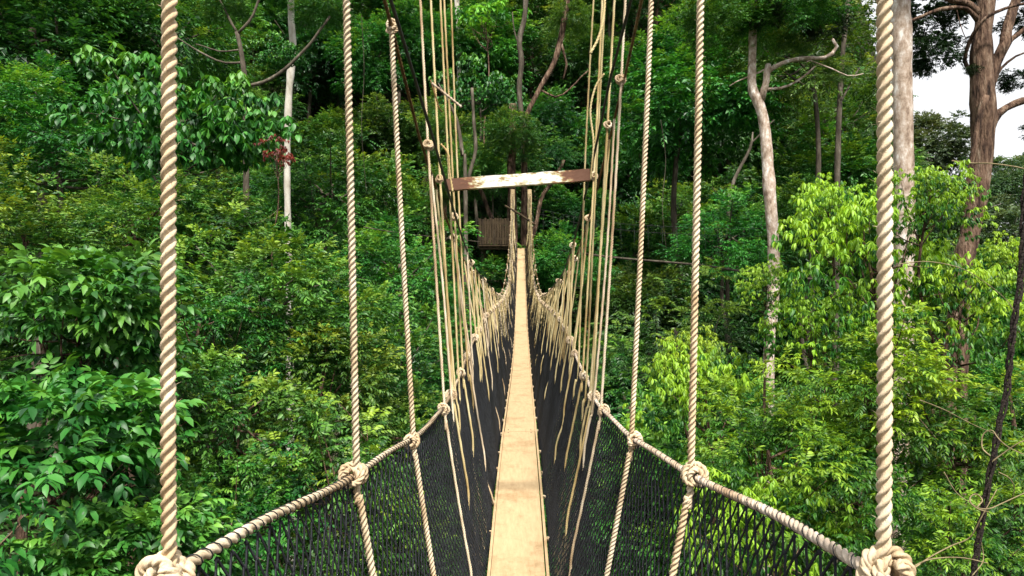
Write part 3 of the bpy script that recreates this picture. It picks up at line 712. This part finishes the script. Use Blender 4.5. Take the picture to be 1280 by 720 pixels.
# net
def net_pt(Y, t, sd):
    """t 0 at the hand rope, 1 at the board edge"""
    xa = hw(Y, sd); xb = BW+.012
    bul = .007*np.sin(np.pi*np.clip(t, 0, 1))+.004*np.sin(Y*5.1+t*4+sd)
    x = xa+(xb-xa)*t+bul
    za = hz(Y, sd)-.012; zb = bz(Y)-.03
    wav = .012*np.sin(Y*2.3)*(1-t)
    return np.stack([xc(Y)+bo_(Y)*t+sd*x, Y+.012*np.sin(t*9+Y*1.7), za+(zb-za)*t-wav*0], -1)
for sd in (-1, 1):
    cwid = .0225; nt_ = 40
    cols = np.arange(-1.6, 30.4, cwid)
    ts = np.linspace(0, 1, nt_+1)
    # vertex (c, j): strands zig-zag so neighbours touch alternately
    jit = rb.normal(0, .0022, (len(cols), nt_+1, 2))
    c_, j_ = np.meshgrid(np.arange(len(cols)), np.arange(nt_+1), indexing='ij')
    zig = np.where((c_+j_) % 2 == 0, 1, -1)*cwid*.40
    sag = .006*np.sin(j_*.7+c_*.05)
    Yv = cols[c_]+zig+jit[..., 0]+sag; Tv = np.clip(ts[j_]+jit[..., 1], 0, 1)
    Pn = net_pt(Yv, Tv, sd)
    near = cols < 8
    A = Pn[:, :-1].reshape(-1, 3); B = Pn[:, 1:].reshape(-1, 3)
    # a short bridging twist where neighbouring strands meet
    m2 = ((c_+j_) % 2 == 0)[:-1, :]
    A2 = Pn[:-1][m2]; B2 = Pn[1:][m2]
    A = np.vstack([A, A2]); B = np.vstack([B, B2])
    rad = np.where(A[:, 1] < 5, .0023, .0030)[:, None]
    d = norm(B-A); ref = np.tile([1., 0, 0], (len(A), 1)); s1 = norm(np.cross(d, ref)); s2 = np.cross(d, s1)
    V = []
    for k in range(3):
        a_ = 2*math.pi*k/3; off = (s1*math.cos(a_)+s2*math.sin(a_))*rad
        V.append(A+off-d*.001); V.append(B+off+d*.001)
    V = np.stack(V, 1).reshape(-1, 3)+OFF
    b_ = np.arange(len(A))[:, None]*6
    Q = np.concatenate([b_+np.array([[0, 2, 3, 1]]), b_+np.array([[2, 4, 5, 3]]), b_+np.array([[4, 0, 1, 5]])])
    # knots in the near part
    kn = Pn[:-1][m2]*.5+Pn[1:][m2]*.5; kn = kn[kn[:, 1] < 6]+OFF
    r_ = .0050
    octv = np.array([(1,0,0),(-1,0,0),(0,1,0),(0,-1,0),(0,0,1),(0,0,-1)])*r_
    KV = (kn[:, None]+octv[None]*np.array([.8, 1, 1.2])).reshape(-1, 3); kb = np.arange(len(kn))[:, None]*6+len(V)
    octf = [(0,2,4),(2,1,4),(1,3,4),(3,0,4),(2,0,5),(1,2,5),(3,1,5),(0,3,5)]
    T = np.concatenate([kb+np.array([f]) for f in octf])
    me = mesh_from('side_net', np.vstack([V, KV]), [Q, T], True)
    link('side_net', me, M['net'], BR)

# cables
for sd in (-1, 1):
    ys = np.arange(-3, 30.6, .1)
    for inner, mat_, r_, lob in ((False, 'rope_brown', .0075, 3), (True, 'black', .006, 0)):
        P = np.array([cable_pt(y, sd, inner) for y in ys])+OFF
        P, s = spline(P, .012 if lob else .1)
        mb = MB(); tube(mb, P, r_, 9 if lob else 8, 14 if lob else 0, lob, s)
        link('main_cable', mb.mesh('main_cable'), M[mat_], BR)

# upper suspension line, above the picture, that carries three of the nearer ropes
_uy = [-3, -.5, 1.5, 2.6, 3.4, 4.2, 5, 6.5]; _uz = [5.0, 3.3, 1.95, 1.50, 1.66, 2.05, 3.0, 5.2]
def upper_pt(Y, sd): return np.array([xc(Y)+sd*.455, Y, smooth_interp(Y, _uy, _uz)])
for sd in (-1, 1):
    P, s = spline(np.array([upper_pt(y, sd) for y in np.arange(-3, 6.5, .2)])+OFF, .02)
    mb = MB(); tube(mb, P, .0075, 9, 14, 3, s)
    link('upper_cable', mb.mesh('upper_cable'), M['rope_brown'], BR)

# hand ropes
for sd in (-1, 1):
    ys = np.arange(-1.6, 30.5, .08)
    P = np.array([hand_pt(y, sd) for y in ys])
    P[:, 2] += .004*np.sin(ys*7); P[:, 0] += .003*np.sin(ys*5+1)
    P = P+OFF
    mb = MB()
    a, s = spline(P[P[:, 1] < 6.2], .0035)
    tube(mb, a, .0085, 18, 19 if sd > 0 else 13, 3, s)
    a, s = spline(P[P[:, 1] > 6.1], .02)
    tube(mb, a, .0088, 9, 12, 3, s)
    ho = link('hand_rope', mb.mesh('hand_rope'), M['rope_pale'] if sd > 0 else M['rope'], BR)
    if sd < 0: ho['label'] = 'hand rope bound with a spiral of black twine'
    # twine spiralled around it holding the net
    a, s = spline(P[(P[:, 1] < 9)], .003)
    T, n_, b_ = frames(a)
    pitch = .028 if sd < 0 else .05
    ph = s/pitch*2*math.pi
    hx = a+(n_*np.cos(ph)[:, None]+b_*np.sin(ph)[:, None])*.0090
    mb = MB(); tube(mb, hx, .0010 if sd < 0 else .0007, 5)
    link('lashing_twine', mb.mesh('lashing_twine'), M['net'], ho)

# knots (axis of the hand rope along local Y, hanger along local Z)
def knot_mesh(seed, turns, rc, r, wid, big=False, step=.0025, sides=12, bulb=0.):
    """coils round the hand rope with one or two riding turns pulled tight over them"""
    rg = np.random.default_rng(seed)
    segs = [(0, turns, -wid/2, wid/2, 1.0, 1.0), (turns, turns+.9, wid/2, -wid*.45, 1.0, 1.75)]
    if big: segs += [(turns+.9, turns+1.9, -wid*.45, wid*.65, 1.75, 1.7), (turns+1.9, turns+2.6, wid*.65, -wid*.1, 1.0, 1.8)]
    pts = []
    for (t0, t1, y0, y1, r0, rm) in segs:
        for f in np.linspace(0, 1, max(5, int((t1-t0)*11)), endpoint=False):
            th = (t0+(t1-t0)*f)*2*math.pi+math.pi/2
            rr = rc*(1+(rm-1)*math.sin(math.pi*f)**.7)*(1+.05*rg.standard_normal())
            pts.append((rr*math.cos(th), y0+(y1-y0)*f, rr*math.sin(th)*1.05))
    pts.append((pts[-1][0]*.6, pts[-1][1], pts[-1][2]*.6-rc))
    P, s = spline(pts, step)
    mb = MB(); tube(mb, P, r*(1+.04*np.sin(s*90)), sides, 1/(5*r), 3, s)
    return mb.mesh('knot')
KN_BIG = [knot_mesh(1, 2.2, .0165, .0082, .036, True, .002, 20), knot_mesh(2, 2.4, .0165, .0082, .036, True, .002, 20)]
KN = [knot_mesh(3+i, 2.3+.3*i, .0158, .0070, .032+.005*i, i == 1, .003, 14) for i in range(3)]
KN_FAR = [knot_mesh(8+i, 2.0, .0175, .008, .038, False, .010, 6) for i in range(2)]
KN_LASH = knot_mesh(12, 1.6, .010, .0055, .024, False, .006, 8)
for k_ in KN_BIG+KN+KN_FAR+[KN_LASH]: k_.materials.append(M['rope'])

hang_y = [.83, 1.63, 2.27, 3.0, 3.45, 3.97, 4.55, 5.1, 5.7]
while hang_y[-1] < 29.9: hang_y.append(hang_y[-1]+.615)
hang_y = hang_y[:49]
for sd in (-1, 1):
    for i, y in enumerate(hang_y):
        if i > 2: y = y+rb.uniform(-.09, .09)
        if sd > 0 and i == 2: y = 2.29
        D_ = .0092 if y < 2.6 else (.0074 if y < 6 else (.0068 if y < 16 else (.012 if y < 19 else .019)))
        inner = i > 3 and i % 3 == 1
        A = cable_pt(y, sd, inner); A[1] += rb.uniform(-.05, .05) if i > 2 else 0
        if i in (3, 4, 5): A = upper_pt(y, sd)
        B = hand_pt(y, sd); B[0] += sd*(.010 if i == 0 else -.003)
        if i == 0 and sd < 0: B[2] -= .004
        step = .0035 if y < 1.2 else (.005 if y < 3 else (.010 if y < 8 else .035))
        sides = 24 if y < 1.2 else (18 if y < 3 else (9 if y < 8 else 6))
        tws = 1/(4.6*D_) if y < 9 else 14
        # the rope keeps going past the hand rope, in and out of the net, to the board edge
        tcut = rb.uniform(.55, .9) if y < 3.6 else rb.uniform(.22, .75)
        t2 = tcut+.12+rb.uniform(0, .15)
        def down(y0, B0, tc_, again):
            """from the hand rope straight down the net; in front of it as far as tc_, then behind it"""
            dy_ = rb.uniform(-.04, .04); out_ = []
            for t in np.linspace(.03, 1.0, 40):
                off_ = -.0125 if (t < tc_ or (again and t2-.04 < t < t2+.14)) else .0125
                x_ = hw(y0, sd)+(BW+.012-hw(y0, sd))*t+.007*math.sin(math.pi*t)+off_
                out_.append(np.array([xc(y0)+bo_(y0)*t+sd*x_, y0+dy_*t, hz(y0, sd)-.012+(bz(y0)-.03-hz(y0, sd)+.012)*t]))
            q = np.array(out_); k3 = q.copy()
            for _ in range(9): k3[1:-1] = (k3[:-2]+2*k3[1:-1]+k3[2:])/4
            return list(k3[::2])
        low = down(y, B, tcut, i % 3 == 0)
        mid = (A+B)/2+np.array([rb.uniform(-.004, .004), rb.uniform(-.01, .01), 0])
        B_ = B.copy(); B_[0] = xc(y)+sd*(hw(y, sd)+(.004 if i == 0 else -.012))
        pts = [A, mid, B_]+low
        P, s = spline(np.array(pts)+OFF, step)
        mb = MB(); tube(mb, P, D_*(1+.015*np.sin(s*3+i)), sides, tws, 3, s)
        # further on, ropes run to the second cable as well
        if i >= 3 and y < 26:
            for kk in range(3 if 5 < y < 16 else 1 if y > 16 else 2):
                if y < 5 and kk == 1 and i % 2: continue
                y2 = y+(.30, .14, .44)[kk]+rb.uniform(-.05, .05)
                A2 = cable_pt(y2, sd, kk != 1) if i > 5 or kk else (upper_pt(y2-.1, sd)+[-sd*.02, 0, 0] if i in (4, 5) else cable_pt(y2, sd))
                B2 = hand_pt(y2, sd); B2[0] -= sd*.010
                P, s = spline(np.array([A2, (A2+B2)/2+rb.normal(0, .006, 3), B2]+down(y2, B2, rb.uniform(.08, .34), False)[1:])+OFF, step)
                tube(mb, P, D_*rb.uniform(.85, 1), sides, tws, 3, s)
        if i < 3:                                  # stray fibres standing off the near ropes
            nf = int(260*s[-1]/step*step/1.0) if False else 420
            Pm, sm = spline(np.array([A, mid, B_])+OFF, .01)
            u_ = rb.uniform(0, 1, nf)*(len(Pm)-2); k0 = u_.astype(int)
            c_f = Pm[k0]+(Pm[k0+1]-Pm[k0])*(u_-k0)[:, None]
            an = rb.uniform(0, 2*math.pi, nf); rad_ = np.stack([np.cos(an), np.sin(an), 0*an], 1)
            d_f = norm(rad_*rb.uniform(.3, 1, (nf, 1))+rb.normal(0, .5, (nf, 3))+[0, 0, .5])
            b_f = c_f+rad_*D_*.8; e_f = b_f+d_f*rb.uniform(.004, .012, (nf, 1)); w_f = norm(np.cross(d_f, rad_+.01))*.00035
            mb.add(np.stack([b_f-w_f, b_f+w_f, e_f], 1).reshape(-1, 3), None, np.arange(nf*3).reshape(-1, 3))
        yellow = y > 3.2 and (sd > 0 or i % 3 != 0)
        h = link('hanger_rope', mb.mesh('hanger_rope'), M['rope_yellow'] if yellow else M['rope'], BR)
        dY = .05; tg = hand_pt(y+dY, sd)-hand_pt(y-dY, sd)
        yaw = math.atan2(-tg[0], tg[1]); pit = math.atan2(tg[2], tg[1])
        km = KN_BIG[0 if sd < 0 else 1] if i == 0 else (KN[i % 3] if y < 7 else KN_FAR[i % 2])
        if i in (1, 2): km = KN[i % 3]
        k = link('knot', km, None, h, B+OFF)
        sc = .88 if i == 0 else (.98 if i == 1 else .92)
        k.scale = (sc*(1 if i % 2 else -1), sc, sc); k.rotation_euler = (pit, rb.uniform(-.3, .3), yaw)
        tg = cable_pt(y+dY, sd, inner)-cable_pt(y-dY, sd, inner)
        if i in (3, 4, 5):                         # hitch where the rope passes the suspension cable
            f_ = (cable_pt(y, sd)[2]-B[2])/(A[2]-B[2]); A = B+(A-B)*f_
        k = link('knot', KN[(i+1) % 3] if y < 5 else KN_FAR[(i+1) % 2], None, h, A+OFF)
        k.scale = (.75, .75, .75); k.rotation_euler = (math.atan2(tg[2], tg[1]), rb.uniform(-.8, .8), 0)
        e = np.array([xc(y)+bo_(y)+sd*(BW+.008), y, bz(y)-.008])+OFF
        k = link('lashing', KN_LASH, None, h, e); k.scale = (.75, .75, .75); k.rotation_euler = (rb.uniform(-.3, .3), rb.uniform(0, 3), 0)

# loose ends and slack loops hanging from the cables
def loose(pts, Y, r, mat_, lab, frayed=True):
    P, s = spline(np.array([at(p[0], p[1], Y+(p[2] if len(p) > 2 else 0)) for p in pts])+OFF, .008)
    mb = MB(); tube(mb, P, r, 9, 20, 3, s)
    o = link('loose_rope_end', mb.mesh('loose_rope_end'), M[mat_], BR); o['label'] = lab
loose([(756, -60), (756, 0), (753, 30), (747, 50), (738, 67)], 3.3, .0075, 'rope_yellow', 'frayed rope end hanging free beside the upper right cable')
loose([(540, 104), (550, 112), (560, 120), (577, 134)], 3.0, .0065, 'rope_pale', 'stiff pale rope end sticking out from the left cable')
loose([(538, 100), (545, 122), (549, 135), (553, 140)], 3.05, .004, 'rope_brown', 'thin brown rope tail under the left cable knot')
loose([(551, 180), (560, 192), (562, 215), (566, 240)], 3.3, .0065, 'rope_yellow', 'slack rope loop above the left end of the beam')
loose([(755, 92), (744, 110), (738, 140), (742, 180), (738, 225)], 3.6, .0065, 'rope_yellow', 'slack rope loop hanging under the right cable knot')

# pale wooden end posts that carry the ropes at the far platform
for sd in (-1, 1):
    Yp = 30.7; x_ = xc(Yp)+sd*.39
    mb = MB(); bar(mb, np.array([x_, Yp, 1.45])+OFF, np.array([x_-sd*.03, Yp, 4.2])+OFF, .17, .16, (0, 1, 0), 14, rb, .006)
    link('end_post', mb.mesh('end_post', False), M['post'], BR)

# spreader beam
bA = at(559, 231.5, 3.62); bB = at(737, 219, 3.62)
ctr = (bA+bB)/2
mb = MB(); rg = np.random.default_rng(8)
half = (bB-bA)/2
bar(mb, -half, half, .05, .058, nseg=24, rng=rg, wob=.0007)
bm = mb.mesh('spreader_beam', False)
bo = link('spreader_beam', bm, M['rust'], BR, ctr+OFF)
bo['label'] = 'rusty spreader beam with peeling white paint'
# a thin stick lashed across the two far rope curtains
mb = MB(); P, s = spline([at(631, 257, 27)+OFF, at(650, 268, 27)+OFF, at(669, 281, 27)+OFF], .1)
tube(mb, P, .045, 6); link('cross_stick', mb.mesh('cross_stick'), M['wood'], BR)

# ------------------------------------------------------------------ platform
pc = at(640, 304, 31.5)
PT = empty('tree_platform', (pc[0], pc[1], pc[2])); tag(PT, 'slatted wooden platform around the trunk at the far end', 'platform')
mb = MB(); rg = np.random.default_rng(2)
for i in range(9): box(mb, (-1.45, -.6+i*.21, -.16), (1.1, -.6+i*.21+.19, -.10))
box(mb, (-1.4, -.5, -.30), (1.05, -.38, -.16)); box(mb, (-1.4, 1.0, -.30), (1.05, 1.12, -.16))
link('deck', mb.mesh('deck', False), M['wood'], PT)
mb = MB()
for i in range(13):
    x = -1.40+i*.108
    if x > -.12: break
    box(mb, (x, -.62+rg.uniform(0, .01), -.08), (x+.088, -.59, 1.02+rg.uniform(-.03, .05)))
box(mb, (-1.42, -.588, .1), (-.1, -.55, .2)); box(mb, (-1.42, -.588, .8), (-.1, -.55, .9))
for i in range(12): box(mb, (-1.44, -.55+i*.14, -.08), (-1.41, -.55+i*.14+.1, 1.02+rg.uniform(-.03, .04)))
link('railing', mb.mesh('railing', False), M['wood'], PT)
for (x0, x1, y0) in ((-1.25, -.85, .0), (-.9, -.35, -.1), (.6, .2, .2)):
    mb = MB(); bar(mb, (x0, y0, -.3), (x1, y0+.6, -2.1), .09, .09, (0, 1, 0)); link('strut', mb.mesh('strut', False), M['wood'], PT)

# ------------------------------------------------------------------ second bridge and cable in the distance
SB = empty('side_bridge', at(667, 308, 31.5)); tag(SB, 'second rope bridge leading right from the far platform, seen side-on', 'rope bridge')
o0 = at(667, 308, 31.5)
pts = [at(667, 308, 31.5), at(760, 321, 28.5), at(870, 331, 26), at(955, 343, 23.5), at(1050, 352, 22.5)]
P, s = spline(np.array(pts)-o0, .2)
mb = MB(); tube(mb, P, .042, 7, rough=.04, rng=rb); link('walkway', mb.mesh('walkway'), M['bark_grey'], SB)
for k, zo in enumerate((1.05, 1.35)):
    mb = MB(); Q_ = P.copy(); u = s/s[-1]; Q_[:, 2] += zo+(.9-zo*.2)*(2*u-1)**2*.6; Q_[:, 1] += .25*(k*2-1)
    tube(mb, Q_, .007, 5); link('hand_wire', mb.mesh('hand_wire'), M['black'], SB)
mb = MB()
for q, w_ in zip(P[::3], Q_[::3]):
    tube(mb, [q, [w_[0], w_[1], w_[2]]], .004, 4)
link('hanger_wires', mb.mesh('hanger_wires'), M['black'], SB)
gc = empty('guy_cable', at(505, 292, 24)); tag(gc, 'steel cable running left from the far platform', 'cable')
mb = MB(); P, s = spline([at(455, 284, 22)-at(505, 292, 24), at(505, 292, 24)*0, at(570, 299, 29)-at(505, 292, 24), at(606, 303, 31.3)-at(505, 292, 24)], .3)
tube(mb, P, .018, 6); link('cable', mb.mesh('cable'), M['bark_grey'], gc)

# ------------------------------------------------------------------ dark twisted vine with pale tendrils
vb = at(1213, 760, 4.2)
VN = empty('twisted_vine', vb); tag(VN, 'dark twisted vine hanging near the right edge', 'vine')
rg = np.random.default_rng(21)
core = [(1290, 180), (1281, 250), (1279, 300), (1275, 350), (1268, 395), (1264, 440), (1258, 490), (1249, 530), (1243, 565), (1236, 600), (1230, 640), (1223, 680), (1216, 720), (1205, 800)]
P, s = spline(np.array([at(a, b, 4.2) for a, b in core])-vb, .012)
T, n_, b_ = frames(P)
mb = MB()
for ph in (0, 2.1, 4.2):
    a_ = s*16+ph+.8*np.sin(s*5)
    q = P+(n_*np.cos(a_)[:, None]+b_*np.sin(a_)[:, None])*(.012+.004*np.sin(s*9+ph))[:, None]
    tube(mb, q, .0080*(1+.25*np.sin(s*23+ph)*rg.uniform(.5, 1, len(s))), 7, rough=.12, rng=rg)
link('stem', mb.mesh('stem'), M['vine_dark'], VN)
tend = [
 [(1140, 712), (1165, 695), (1190, 682), (1212, 672), (1225, 650), (1236, 630), (1246, 612)],
 [(1128, 716), (1160, 700), (1200, 697), (1235, 704)],
 [(1236, 640), (1222, 636), (1213, 628), (1214, 620), (1222, 618), (1228, 626), (1222, 634), (1236, 636), (1255, 628), (1290, 612)],
 [(1238, 570), (1228, 560), (1229, 543), (1240, 538), (1248, 548), (1262, 560), (1290, 572)],
 [(1236, 580), (1255, 566), (1275, 553), (1300, 545)],
 [(1125, 330), (1160, 327), (1200, 335), (1230, 352), (1255, 372), (1268, 388)],
 [(1215, 720), (1229, 700), (1226, 670), (1232, 655)],
 [(1180, 590), (1195, 615), (1215, 630), (1235, 640)],
 [(1248, 590), (1262, 598), (1268, 612), (1262, 630)],
 [(1150, 500), (1180, 512), (1215, 530), (1250, 545)],
]
for i, tpts in enumerate(tend):
    P, s = spline(np.array([at(a, b, 4.15+.05*math.sin(i*2+j)) for j, (a, b) in enumerate(tpts)])-vb, .012)
    mb = MB(); tube(mb, P, np.linspace(.0045, .0025, len(P))*(.7 if i > 4 else 1), 6, rough=.06, rng=rg); link('tendril', mb.mesh('tendril'), M['vine_pale'], VN)

# ------------------------------------------------------------------ thin lianas
for lab, Y, pts, r_ in (('thin pale liana sagging left of the white trunk', 22, [(252, 278), (275, 284), (305, 286), (335, 272), (352, 258)], .010),
                        ('thin bare liana crossing in front of the big brown trunk', 13, [(1190, 201), (1215, 204), (1245, 205), (1290, 214), (1340, 240)], .014),
                        ('thin liana curving down through the olive leaves at the left', 13, [(200, 300), (180, 318), (168, 335), (155, 348), (140, 350)], .006),
                        ('long thin liana hanging below the twisted vine tendrils', 7, [(1150, 640), (1185, 672), (1215, 700), (1260, 740)], .004),
                        ('thin dark liana hanging from the canopy left of the rusty beam', 30, [(452, 20), (455, 90), (452, 160), (458, 240)], .014),
                        ('thin liana hanging right of the rusty beam', 30, [(826, 150), (832, 200), (828, 260), (835, 330)], .014)):
    b0_ = at(pts[0][0], pts[0][1], Y)
    P, s = spline(np.array([at(a, b, Y+.2*math.sin(k*2)) for k, (a, b) in enumerate(pts)])-b0_, .05)
    mb = MB(); tube(mb, P, r_*(1-.4*s/s[-1]), 6, rough=.05, rng=rg)
    o = link('liana', mb.mesh('liana'), M['vine_pale'] if 'pale' in lab or 'bare' in lab else M['bark_grey'], None, b0_); tag(o, lab, 'vine')

# ------------------------------------------------------------------ light, world, camera
w = bpy.data.worlds.new('World'); S.world = w; w.use_nodes = True
nt = w.node_tree; nt.nodes.clear(); L = nt.links
EL, AZ = R(58), R(205)           # sun high, behind the camera and a little to the right
sun_dir = np.array([math.cos(EL)*math.sin(R(171)), math.cos(EL)*math.cos(R(171)), math.sin(EL)])
sky = nt.nodes.new('ShaderNodeTexSky'); sky.sky_type = 'NISHITA'; sky.sun_disc = False; sky.sun_elevation = EL; sky.sun_rotation = R(171)
sky.air_density = 1.2; sky.dust_density = 2.5
tc = nt.nodes.new('ShaderNodeTexCoord')
no = nt.nodes.new('ShaderNodeTexNoise'); no.inputs['Scale'].default_value = 2.2; no.inputs['Detail'].default_value = 7; no.inputs['Roughness'].default_value = .55
L.new(tc.outputs['Generated'], no.inputs['Vector'])
cr_ = nt.nodes.new('ShaderNodeValToRGB'); cr_.color_ramp.elements[0].position = .25; cr_.color_ramp.elements[0].color = (.86, .86, .86, 1); cr_.color_ramp.elements[1].position = .6
L.new(no.outputs['Fac'], cr_.inputs[0])
mx = nt.nodes.new('ShaderNodeMix'); mx.data_type = 'RGBA'; mx.inputs[7].default_value = (11.8, 12.0, 12.3, 1)
L.new(cr_.outputs[0], mx.inputs[0]); L.new(sky.outputs[0], mx.inputs[6])
bg = nt.nodes.new('ShaderNodeBackground'); bg.inputs['Strength'].default_value = .056
L.new(mx.outputs[2], bg.inputs['Color'])
wo = nt.nodes.new('ShaderNodeOutputWorld'); L.new(bg.outputs[0], wo.inputs[0])

ld = bpy.data.lights.new('sun', 'SUN'); ld.energy = 5.0; ld.angle = R(5); ld.color = (1, .95, .87)
lo = bpy.data.objects.new('sun', ld); COL.objects.link(lo)
import mathutils
lo.rotation_euler = mathutils.Vector(sun_dir).to_track_quat('Z', 'Y').to_euler()
lo.location = (0, 0, 60)

cd = bpy.data.cameras.new('camera'); cam = bpy.data.objects.new('camera', cd); COL.objects.link(cam)
cd.sensor_width = 36; cd.lens = F/1280*36; cd.clip_start = .05; cd.clip_end = 2000
cam.location = (0, 0, 0); cam.rotation_euler = (R(90), 0, 0)
S.camera = cam
S.view_settings.view_transform = 'Standard'; S.view_settings.look = 'None'; S.view_settings.exposure = 0.78; S.view_settings.gamma = 1
S.cycles.max_bounces = 5; S.cycles.diffuse_bounces = 3; S.cycles.glossy_bounces = 2; S.cycles.transmission_bounces = 3; S.cycles.transparent_max_bounces = 4
S.cycles.use_adaptive_sampling = True; S.cycles.adaptive_threshold = .03
S.cycles.use_denoising = True
S.cycles.caustics_reflective = False; S.cycles.caustics_refractive = False
